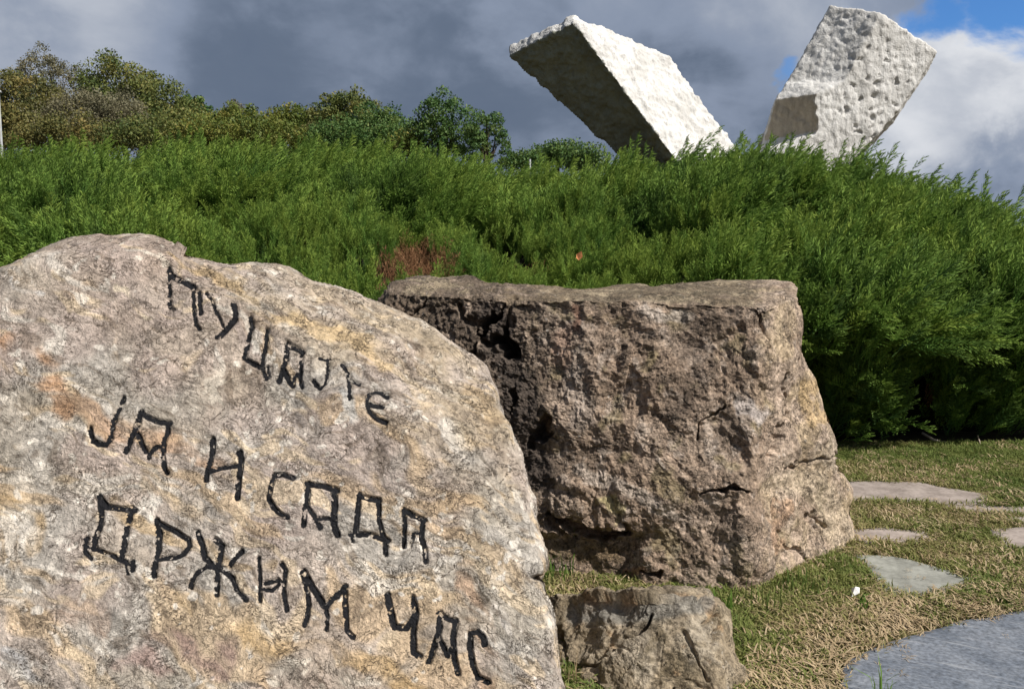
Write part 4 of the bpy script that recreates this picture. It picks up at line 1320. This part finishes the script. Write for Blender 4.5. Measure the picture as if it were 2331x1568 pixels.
aa = np.arange(-260, 1300, 6.0); tt = np.concatenate([np.linspace(-1, 0, 14)[:-1], np.linspace(0, 1.0, 70)[:-1], np.linspace(1.0, 1.5, 16)])
AA, TT = np.meshgrid(aa, tt)
p, n = env_point(AA.ravel(), TT.ravel())
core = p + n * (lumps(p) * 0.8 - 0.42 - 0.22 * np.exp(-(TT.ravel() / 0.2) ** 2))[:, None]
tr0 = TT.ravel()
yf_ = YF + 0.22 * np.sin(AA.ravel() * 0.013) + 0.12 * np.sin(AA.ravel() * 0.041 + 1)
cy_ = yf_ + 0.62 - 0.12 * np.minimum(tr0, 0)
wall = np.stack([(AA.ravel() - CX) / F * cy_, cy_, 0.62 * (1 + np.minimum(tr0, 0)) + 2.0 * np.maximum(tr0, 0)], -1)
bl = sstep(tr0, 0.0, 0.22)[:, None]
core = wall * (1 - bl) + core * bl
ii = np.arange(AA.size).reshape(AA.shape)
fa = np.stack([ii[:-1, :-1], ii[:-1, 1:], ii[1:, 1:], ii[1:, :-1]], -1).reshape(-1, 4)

NJ = 36000
sa_ = RNG.uniform(-150, 1180, NJ * 4)
st = np.where(RNG.uniform(size=NJ * 4) < 0.30, -RNG.uniform(0, 0.90, NJ * 4), RNG.uniform(0, 1.10, NJ * 4))
p, n = env_point(sa_, st)
area = np.linalg.norm(np.cross(envelope(sa_ + 3, st) - envelope(sa_ - 3, st), envelope(sa_, st + .01) - envelope(sa_, st - .01)), axis=1)
area = area * np.where(st < 0, 2.4, 1.0) * np.clip(9.0 / p[:, 1], 0.7, 1.4)
area = area * np.where((sa_ > -30) & (sa_ < 1060), 1, 0.5)
prob = area / np.percentile(area, 85)
prob *= np.maximum(0.06 + 0.94 * sstep(pn(p, 3.0, 451) + 0.5 * pn(p, 7.5, 452), -0.20, 0.12), st < 0)      # gaps that let the dark inside show
keep = RNG.uniform(size=len(prob)) < prob
ix = np.where(keep)[0][:NJ]
p, n, sa_, st = p[ix], n[ix], sa_[ix], st[ix]
M_ = len(p)
dome, who, val, bd = bushes(p)
trim = sstep(np.abs(sa_ - 440), 300, 190) * sstep(st, 0.50, 0.30)       # the shorter, more upright growth low in the middle
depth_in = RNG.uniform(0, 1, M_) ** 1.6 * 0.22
lum = lumps(p)
pos = p + n * (lum - 0.17 - depth_in)[:, None]
outw = p - BP[who]
outw -= n * (outw * n).sum(1, keepdims=True)
outw /= np.linalg.norm(outw, axis=1, keepdims=True) + 0.25
clump = np.stack([pn(p, 2.3, 421), pn(p, 2.3, 422), pn(p, 2.3, 423)], -1)
dirs = n * 0.34 + np.array([0.38, -0.05, 0.30]) + outw * (1.15 * np.clip(bd, 0.2, 1))[:, None] + clump * 0.50 + RNG.normal(size=(M_, 3)) * 0.11
dirs += np.array([0.95, 0.0, 0.12]) * (sstep(st, 0.55, 0.9))[:, None]
tr_ = trim[:, None]
dirs = dirs * (1 - tr_) + (np.array([0.08, -0.30, 1.0]) + clump * 0.35 + RNG.normal(size=(M_, 3)) * 0.18) * tr_
lowf = sstep(st, -0.1, -0.5)[:, None]
dirs = dirs * (1 - lowf) + (np.array([0.0, -0.55, 0.75]) + clump * 0.5 + RNG.normal(size=(M_, 3)) * 0.22) * lowf
right = sstep(sa_, 600, 800)
crest = (st > 0.80) & (RNG.uniform(size=M_) < 0.10)
scl = RNG.uniform(0.60, 1.05, M_) * (1 - 0.42 * trim) * (1 + 0.10 * right) * (1 - 0.25 * lowf[:, 0]) * (1 + 0.05 * crest)
tone = np.clip(0.40 + 0.55 * fbm(p, 0.9, 3, 0.6, 431) + RNG.normal(size=len(BA))[who] * 0.10 + 0.22 * trim - 0.30 * lowf[:, 0] - 0.9 * depth_in + 0.12 + RNG.normal(size=M_) * 0.20, 0, 1)  # sprays on the undercut and deep inside darker: shade put into their colour
pix = CX + F * pos[:, 0] / pos[:, 1]; piy = HORIZON - F * (pos[:, 2] - CAM_H) / pos[:, 1]
DEADS = [(950, 636, 80, 50, 1.0), (1185, 638, 34, 24, 0.9), (2110, 935, 20, 26, 0.9), (885, 668, 28, 50, 1.0), (1225, 648, 20, 12, 0.6)]
dm = np.zeros(M_, bool)
for dx, dy, rx, ry, pr in DEADS:
    rr_ = ((pix - dx * D2P) / (rx * D2P)) ** 2 + ((piy - dy * D2P) / (ry * D2P)) ** 2
    dm |= (rr_ < RNG.uniform(0.5, 1.6, M_)) & (RNG.uniform(size=M_) < pr)
protos = [spray('juniper_spray', M_JUN, L=0.46, nb=30, nl=7, spread=0.33, leaf=(0.034, 0.0095), seed=i + 1, droop=-0.03 - 0.05 * (i % 3), flat=True) for i in range(6)]
protos += [spray('juniper_spray', M_JUN, L=0.58, nb=34, nl=5, spread=0.16, leaf=(0.038, 0.0090), seed=i + 21, droop=-0.12, flat=True) for i in range(3)]
var = RNG.integers(0, 6, M_)
var = np.where(((st > 0.62) & (RNG.uniform(size=M_) < 0.55)) | ((RNG.uniform(size=M_) < 0.14) & (trim < 0.3)), RNG.integers(6, 9, M_), var)
eu = aim(dirs, RNG.normal(size=M_) * 0.6)
gd = ~dm
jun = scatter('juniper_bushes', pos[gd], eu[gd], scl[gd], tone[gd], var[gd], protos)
tag(jun, 'dense green spreading juniper covering the bank behind the boulders', 'juniper bushes', kind='stuff')
co = mesh_np('shade_core', core, fa, M_CORE, True, parent=jun)  # added dark sheet below the sprays, stands in for the shade within
co['kind'] = 'stuff'
dp = [spray('dead_spray', M_DEAD, L=0.30, nb=12, nl=2, spread=0.42, leaf=(0.04, 0.0065), seed=i + 41) for i in range(3)]
dd_ = scatter('dead_juniper', pos[dm], eu[dm], scl[dm] * 1.2, RNG.uniform(0, 1, dm.sum()), RNG.integers(0, 3, dm.sum()), dp)
tag(dd_, 'patches of dead rust brown juniper twigs above the dark boulder', 'dead twigs', kind='stuff')


def tube(name, pts, rad, mat, parent=None, sides=6, origin=None):
    pts = np.array(pts, float)
    rad = np.broadcast_to(np.asarray(rad, float), (len(pts),))
    V = []
    for i, p_ in enumerate(pts):
        d = pts[min(i + 1, len(pts) - 1)] - pts[max(i - 1, 0)]
        d /= np.linalg.norm(d) + 1e-9
        u = np.cross(d, [0.3, 0.9, 0.2]); u /= np.linalg.norm(u); v_ = np.cross(d, u)
        for s_ in range(sides):
            an = 6.2832 * s_ / sides
            V.append(p_ + rad[i] * (u * math.cos(an) + v_ * math.sin(an)))
    fs = [(i * sides + s_, i * sides + (s_ + 1) % sides, (i + 1) * sides + (s_ + 1) % sides, (i + 1) * sides + s_) for i in range(len(pts) - 1) for s_ in range(sides)]
    V = np.array(V)
    if name is None:
        return V, np.array(fs)
    if origin is not None:
        V = V - np.array(origin)
    return mesh_np(name, V, np.array(fs), mat, True, parent=parent)


# bare pale stems under the hedge
for (pts_, nm) in (([(2100, 985, 7.05), (2125, 1000, 6.9), (2150, 1006, 7.0), (2180, 1020, 7.2)], 0.011), ([(2225, 990, 7.0), (2232, 1010, 6.85), (2248, 1030, 6.8)], 0.006)):
    P_ = np.array([at(a * D2P, b * D2P, c_) for a, b, c_ in pts_])
    tube('bare_branch', P_, nm, simple_mat('bare_wood', (0.35, 0.28, 0.22), (0.45, 0.37, 0.30), 20), parent=jun)

# ------------------------------------------------------------------ turf
NG = 46000
gx = RNG.uniform(-0.3, 6.2, NG * 3); gy = 2.6 + (6.95 - 2.6) * RNG.uniform(0, 1, NG * 3) ** 1.25
a_ = CX + F * gx / gy
ok = (a_ > 470) & (a_ < 1120)
gx, gy = gx[ok][:NG], gy[ok][:NG]
infl = np.zeros(len(gx), bool); edge_d = np.full(len(gx), 9.0)
for wp in FLAGS:
    ins = inside(gx, gy, wp)
    dd2 = seg_dist(gx, gy, wp, True)
    jit = 0.005 + 0.03 * RNG.uniform(size=len(gx))
    infl |= ins & (dd2 > jit)
    edge_d = np.minimum(edge_d, dd2)
gx, gy, edge_d = gx[~infl], gy[~infl], edge_d[~infl]
P_ = np.stack([gx, gy, np.zeros(len(gx))], -1)
pat = fbm(P_, 1.3, 3, 0.55, 501)
slabd = seg_dist(gx, gy, FLAGS[-1], True)
tone = np.clip(0.36 - 1.1 * pat + 0.35 * sstep(slabd, 0.6, 0.1) + RNG.normal(size=len(gx)) * 0.16, 0, 1)
green = sstep(gx - 0.45 * gy, 0.0, 0.9) * sstep(gy, 6.4, 4.6)
tone = np.clip(tone - 0.18 * green, 0, 1)
ry = RNG.uniform(0, 6.283, len(gx))
rots = np.stack([RNG.normal(size=len(gx)) * 0.15, RNG.normal(size=len(gx)) * 0.15, ry], -1)
dense = RNG.uniform(size=len(gx)) < np.clip(0.85 + pat * 0.6 - 0.6 * sstep(slabd, 0.35, 0.05), 0.15, 1)
gp = [blades('grass_tuft', M_GRASS, 12, 0.045, 0.0062, 0.045, 1.0, i) for i in range(4)]
P_[:, 2] = -0.004
tf = scatter('turf', P_[dense], rots[dense], RNG.uniform(0.6, 1.25, dense.sum()), tone[dense], RNG.integers(0, 4, dense.sum()), gp)
tag(tf, 'short mown grass mixed with dry clippings round the paving stones', 'grass', kind='stuff')
NS = 11000
sx_ = RNG.uniform(-0.3, 6.2, NS * 3); sy_ = 2.6 + (6.9 - 2.6) * RNG.uniform(0, 1, NS * 3) ** 1.2
a_ = CX + F * sx_ / sy_
P_ = np.stack([sx_, sy_, np.zeros(len(sx_))], -1)
sl = seg_dist(sx_, sy_, FLAGS[-1], True); insl = inside(sx_, sy_, FLAGS[-1])
dn = 0.03 + 0.34 * sstep(fbm(P_, 1.6, 2, 0.5, 511), -0.3, 0.4) + 0.6 * sstep(sl, 0.5, 0.12)
for wp in FLAGS:
    ins = inside(sx_, sy_, wp); de = seg_dist(sx_, sy_, wp, True)
    dn = np.where(ins, 0.015 + 0.45 * sstep(de, 0.06, 0.0), dn)
ok = (a_ > 470) & (a_ < 1110) & (RNG.uniform(size=len(sx_)) < dn)
P_ = P_[ok][:NS]
onst = np.zeros(len(P_), bool)
for wp in FLAGS:
    onst |= inside(P_[:, 0], P_[:, 1], wp)
P_[:, 2] = np.where(onst, 0.024, 0.012)
gp = [blades('straw_tuft', M_STRAW, 9, 0.048, 0.0048, 0.05, 0.8, 30 + i, flat=True) for i in range(4)]
ns = len(P_)
sc_ = RNG.uniform(0.6, 1.3, ns) * np.where(onst, 0.5, 1)
stw = scatter('dry_clippings', P_, np.stack([RNG.normal(size=ns) * 0.08, RNG.normal(size=ns) * 0.08, 2.2 + 3.5 * pn(P_, 1.6, 520) + RNG.normal(size=ns) * 0.9], -1), sc_,
              RNG.uniform(0, 1, ns), RNG.integers(0, 4, ns), gp)
tag(stw, 'loose straw coloured grass clippings lying over the turf', 'dry grass', kind='stuff')


# taller tufts that stand against the rocks, each a thing
def tuft(dx, dy, L, n_, label, mat=M_WEED, wd=0.008, seed=0, lean=0.45, rad=0.03, z=0.0, Y=None, cat='grass tuft', group=None):
    b = blades('grass_tuft', mat, n_, L, wd, rad, lean, seed)
    if Y is None:
        x, y = gpt(dx, dy)
    else:
        q = at(dx * D2P, dy * D2P, Y); x, y, z = q
    b.location = (x, y, z)
    link(b)
    return tag(b, label, cat, group)


tuft(1258, 1318, 0.13, 46, 'bright green grass tuft in the hollow beside the lettered boulder', seed=61, rad=0.09, wd=0.006)
tuft(1330, 1325, 0.07, 60, 'low dry tangled grass under the dark ledge left of the hollow', M_STRAW, seed=62, rad=0.16, lean=1.1, wd=0.005)
tuft(1303, 1308, 0.24, 2, 'single tall broad grass blade standing before the dark crevice', seed=64, rad=0.005, lean=0.12, wd=0.013)
tuft(1615, 1392, 0.14, 9, 'upright broad grass blades behind the low rock', seed=65, rad=0.03, lean=0.2, wd=0.012)
tuft(1655, 1402, 0.12, 6, 'short broad grass blades right of the low rock top', seed=66, rad=0.02, lean=0.3, wd=0.012)
tuft(1745, 1385, 0.13, 22, 'thin dark grass blades at the foot of the dark boulder corner', M_GRASS, seed=67, rad=0.09, lean=0.35, wd=0.005)
tuft(1835, 1350, 0.12, 40, 'olive grass tuft against the pale right side of the dark boulder', M_GRASS, seed=68, rad=0.10, lean=0.5, wd=0.005)
tuft(1905, 1295, 0.11, 36, 'grass tuft at the right rear foot of the dark boulder', M_GRASS, seed=69, rad=0.09, lean=0.5, wd=0.005)
tuft(1965, 1392, 0.09, 16, 'fresh light green weed next to the scrap of white litter', seed=70, rad=0.04, lean=0.9, wd=0.010, cat='weed')
tuft(2010, 1610, 0.15, 9, 'dark thin weed sprouting at the near edge of the blue grey slab', M_JUN, seed=71, rad=0.03, lean=0.6, wd=0.006, cat='weed')
tuft(1560, 1556, 0.05, 10, 'small grey green broad leaved weed before the low rock', M_JUN, seed=72, rad=0.03, lean=1.0, wd=0.016, cat='weed', Y=3.02)
tuft(1285, 1590, 0.16, 20, 'thin dry stalks in the gap between lettered boulder and low rock', M_STRAW, seed=73, rad=0.05, lean=0.3, wd=0.004, Y=2.95)
x, y = gpt(1938, 1372)
bm_v = np.array([[0, 0, 0.02], [0.035, 0.004, 0.035], [0.045, 0.03, 0.05], [0.012, 0.035, 0.045], [0.02, 0.015, 0.06], [0.02, 0.018, 0.012]])
lit = mesh_np('litter', bm_v + np.array([x, y, 0.01]), None, M_LITTER, False, faces3=np.array([[0, 1, 4], [1, 2, 4], [2, 3, 4], [3, 0, 4], [1, 0, 5], [2, 1, 5], [3, 2, 5], [0, 3, 5]]), origin=(x, y, 0.01))
tag(lit, 'scrap of crumpled white paper lying in the grass', 'litter')

# ------------------------------------------------------------------ trees along the brow of the hill
def leaf_material(name, ca, cb, cc_):
    m, k = material(name)
    a = k.node('ShaderNodeAttribute', {'attribute_name': 'leaf'}).outputs['Fac']
    c = k.mix(k.ramp(a, 0.0, 0.5), ca, cb)
    c = k.mix(k.ramp(a, 0.5, 1.0), c, cc_)
    finish(k, c, 0.6, None, 0.25, trans=(c, 0.25))
    return m


LG = leaf_material('oak_green', (0.05, 0.11, 0.03), (0.10, 0.175, 0.045), (0.18, 0.23, 0.06))
LO = leaf_material('olive_leaves', (0.075, 0.11, 0.032), (0.15, 0.17, 0.045), (0.24, 0.215, 0.065))
LR = leaf_material('russet_leaves', (0.085, 0.10, 0.034), (0.165, 0.155, 0.048), (0.26, 0.205, 0.068))
LB = leaf_material('bare_grey_brown', (0.12, 0.12, 0.07), (0.185, 0.17, 0.10), (0.25, 0.22, 0.13))
LY = leaf_material('yellow_green', (0.08, 0.125, 0.028), (0.155, 0.185, 0.036), (0.25, 0.22, 0.05))


def tree(name, dx, top, hw, Y, mat, label, cat, nclump=60, nleaf=90, bottom=None, gap=0.0, seed=0, lsize=1.0, flatness=1.0, group=None):
    r = np.random.default_rng(900 + seed)
    sc_ = D2P * Y / F
    c = at(dx * D2P, top * D2P, Y)
    x0 = float(c[0]); ztop = float(c[2])
    R = hw * sc_
    H = (bottom - top) * sc_ if bottom else 1.7 * R
    gz = float(ground_h(x0, Y)) - 0.2
    zc = ztop - H * 0.5
    root = empty(name, (x0, Y, gz))
    # limbs
    VV, FF, nv = [], [], 0

    def add(pts, rad):
        nonlocal nv
        v_, f_ = tube(None, pts, rad, None, sides=5)
        VV.append(v_); FF.append(f_ + nv); nv += len(v_)
    fork = np.array([x0, Y, gz + max(0.6, (zc - H * 0.35) - gz)])
    base = np.array([x0 + r.normal() * 0.1, Y, gz])
    tr = 0.05 * R + 0.06
    add([base, (base + fork) / 2 + r.normal(size=3) * [0.08, 0.08, 0], fork, np.array([x0, Y, zc + H * 0.25])], [tr, tr * 0.85, tr * 0.7, tr * 0.25])
    cl = []
    for i in range(nclump):
        zz = 1 - 1.75 * ((i + 0.5) / nclump) ** 0.9
        an = 2.39996 * i + r.normal() * 0.25
        rh = math.sqrt(max(0, 1 - zz * zz))
        u = np.array([rh * math.cos(an), rh * math.sin(an), zz])
        if r.uniform() < 0.55: u[1] = -abs(u[1])
        rad = r.uniform(0.78, 1.04) if i % 4 else r.uniform(0.3, 0.75)
        s = np.array([R * 0.95, R * 0.75, H * 0.5])
        bump = 1 + 0.10 * math.sin(3 * math.atan2(u[2], u[0]) + seed) + 0.07 * math.sin(7 * math.atan2(u[2], u[0]) + 2 * seed)
        q = np.array([x0, Y, zc]) + u * s * rad * bump * (0.94 - 0.1 * gap)
        q[2] = min(q[2], ztop - 0.02 * H)
        cl.append(q)
        if i % 4 == 0:
            mid = (fork + q) / 2 + r.normal(size=3) * 0.05 * R
            add([fork, mid, q], [tr * 0.45, tr * 0.28, tr * 0.08])
    mesh_np('trunk', np.concatenate(VV) - np.array([x0, Y, gz]), np.concatenate(FF), M_BARK, True, parent=root)
    cl = np.array(cl)
    nleaf = int(nleaf * 2.2)
    cr = R * 2.5 / math.sqrt(nclump) * (1 - 0.35 * gap)
    off_ = r.normal(size=(nclump, nleaf, 3)); off_ /= np.linalg.norm(off_, axis=2, keepdims=True)
    off_ *= (r.uniform(0.1, 1, (nclump, nleaf, 1)) ** 0.5) * cr * r.uniform(0.6, 1.2, (nclump, 1, 1))
    off_[..., 2] *= 0.8
    P = (cl[:, None] + off_).reshape(-1, 3)
    n_ = len(P)
    s = 0.052 * lsize * (Y / 40) * (1 + 0.3 * r.normal(size=n_)).clip(0.4, 1.8)
    u = r.normal(size=(n_, 3)); u /= np.linalg.norm(u, axis=1, keepdims=True)
    v_ = np.cross(u, r.normal(size=(n_, 3))); v_ /= np.linalg.norm(v_, axis=1, keepdims=True)
    V = np.stack([P - u * s[:, None], P + v_ * s[:, None] * 0.6, P + u * s[:, None], P - v_ * s[:, None] * 0.6], 1).reshape(-1, 3)
    tone_ = np.clip(0.45 + np.repeat(r.normal(size=nclump) * 0.22, nleaf) + r.normal(size=n_) * 0.16, 0, 1)
    mesh_np('crown', V - np.array([x0, Y, gz]), np.arange(4 * n_).reshape(-1, 4), mat, False, parent=root, attrs={'leaf': ('FLOAT', np.repeat(tone_, 4).astype(np.float32))})
    tag(root, label, cat, group)
    return root


T = tree
T('tree', 112, 100, 88, 64, LB, 'nearly bare grey brown round headed tree, tallest at the left of the brow', 'tree', 110, 80, 330, seed=1, gap=0.5, lsize=0.7)
T('tree', 275, 132, 118, 60, LO, 'rounded olive green tree right of the bare grey one', 'tree', 120, 90, 340, seed=2)
T('tree', 370, 188, 82, 58, LO, 'lower olive green tree sloping down from the rounded one', 'tree', 60, 80, 340, seed=3)
T('bush', 50, 172, 110, 52, LR, 'russet leaved bush at the far left edge in front of the bare tree', 'bush', 110, 90, 350, seed=4)
T('bush', 20, 240, 85, 50, LR, 'lowest orange brown bush against the left frame edge', 'bush', 70, 90, 350, seed=5)
T('bush', 225, 205, 125, 50, LB, 'brownish grey bush below the rounded olive tree', 'bush', 110, 100, 350, seed=6, lsize=0.8)
T('tree', 438, 214, 36, 62, LG, 'small dark green tree top at the end of the left slope', 'tree', 34, 70, 300, seed=7)
T('bush', 410, 245, 80, 52, LO, 'olive bush under the small dark green tree top', 'bush', 60, 80, 350, seed=8)
T('tree', 532, 224, 24, 70, LB, 'small pale hazy tree top between the left slope and the middle bushes', 'tree', 16, 60, 290, seed=9, lsize=0.7)
T('bush', 545, 246, 90, 50, LY, 'low yellow green bush in the left middle of the brow', 'bush', 80, 90, 350, seed=10)
T('bush', 670, 238, 75, 52, LY, 'green bush left of the round olive brown tree', 'bush', 70, 80, 350, seed=11)
T('tree', 785, 202, 74, 50, LO, 'round olive brown tree at the middle of the brow', 'tree', 70, 80, 330, seed=12)
T('tree', 862, 238, 70, 46, LG, 'green tree between the olive brown tree and the lobed oak', 'tree', 60, 80, 350, seed=13)
T('bush', 725, 280, 60, 44, LR, 'low brownish bush below the round olive brown tree', 'bush', 40, 70, 350, seed=14)
T('oak_tree', 1008, 200, 96, 30, LG, 'dark green oak with open lobed crown left of the monument', 'tree', 74, 66, 390, seed=15, gap=0.9, lsize=1.0)
T('oak_tree', 1108, 236, 62, 29, LG, 'lower right shoulder of oak foliage with sky showing through', 'tree', 36, 60, 400, seed=16, gap=0.9, lsize=1.0)
T('bush', 940, 300, 60, 30, LY, 'yellow green bush at the left foot of the open oak', 'bush', 26, 70, 370, seed=17)
T('bush', 1270, 324, 62, 32, LG, 'dark green bush to the left of the leaning white wing', 'bush', 40, 80, 385, seed=18)
T('bush', 1190, 346, 42, 30, LG, 'small dark bush behind the thin fence post', 'bush', 22, 70, 390, seed=19)
T('bush', 2062, 428, 42, 26, LG, 'dark green bush top beyond the right shoulder of the juniper', 'bush', 26, 70, 500, seed=20)
T('bush', 2200, 462, 80, 28, LY, 'low olive bush tops beyond the juniper at the far right', 'bush', 40, 70, 530, seed=21)
T('bush', 1330, 334, 50, 30, LG, 'dark bush at the foot of the shaded face of the monument', 'bush', 26, 70, 390, seed=22)
for i, (dx, tp, hw_) in enumerate(((150, 262, 110), (330, 262, 110), (480, 270, 90), (620, 268, 90), (780, 278, 90), (880, 290, 70))):
    T('bush', dx, tp, hw_, 42, (LR, LO, LY, LY, LG, LG)[i], ('russet undergrowth directly above the juniper near the left edge', 'olive undergrowth below the rounded tree, above the juniper',
      'yellow green undergrowth left of the middle brow', 'yellow green undergrowth in the middle of the brow', 'green undergrowth below the round olive brown tree', 'green undergrowth at the left of the open oak')[i],
      'bush', 60, 70, 360, seed=30 + i)

# lamp post at the left frame edge
Yl = 30.0
lp = at(2 * D2P, 315 * D2P, Yl)
gz = float(ground_h(lp[0], Yl))
lamp = tag(empty('lamp_post', (float(lp[0]), Yl, gz)), 'thin grey lamp post cut by the left edge of the view', 'lamp post')
tz = at(2 * D2P, 208 * D2P, Yl)[2] - gz
tube('pole', [(0, 0, 0), (0, 0, tz)], [0.055, 0.04], M_METAL, parent=lamp, sides=10)
tube('lamp_arm', [(-0.5, 0, tz + 0.12), (-0.1, 0, tz + 0.10), (0.10, 0, tz - 0.02)], [0.05, 0.06, 0.03], M_METAL, parent=lamp, sides=8)
# thin post with a wire
Yp = 12.6
q = at(1206 * D2P, 362 * D2P, Yp)
gz = float(ground_h(q[0], Yp))
post = tag(empty('fence_post', (float(q[0]), Yp, gz)), 'thin grey fence post sticking up from the juniper left of the monument', 'fence post')
tube('post', [(0, 0, 0), (0, 0, q[2] - gz)], 0.017, M_METAL, parent=post, sides=8)
h_ = at(1200 * D2P, 386 * D2P, Yp)[2] - gz
tube('wire', [(-1.6, 0.2, h_ - 0.1), (-0.8, 0.1, h_ - 0.06), (0, 0, h_)], 0.004, M_METAL, parent=post, sides=5)
# stray leaf caught on the juniper
lq = at(1318 * D2P, 592 * D2P, 7.15)
V = np.array([[0, 0, 0], [0.03, 0.0, 0.03], [0.02, -0.01, 0.075], [-0.02, 0.0, 0.05], [-0.025, -0.015, 0.02]])
lf = mesh_np('fallen_leaf', V + lq, None, M_LEAFLIT, False, faces3=np.array([[0, 1, 2], [0, 2, 3], [0, 3, 4]]), origin=tuple(lq))
tag(lf, 'single orange dead leaf caught on the juniper above the dark boulder', 'leaf')
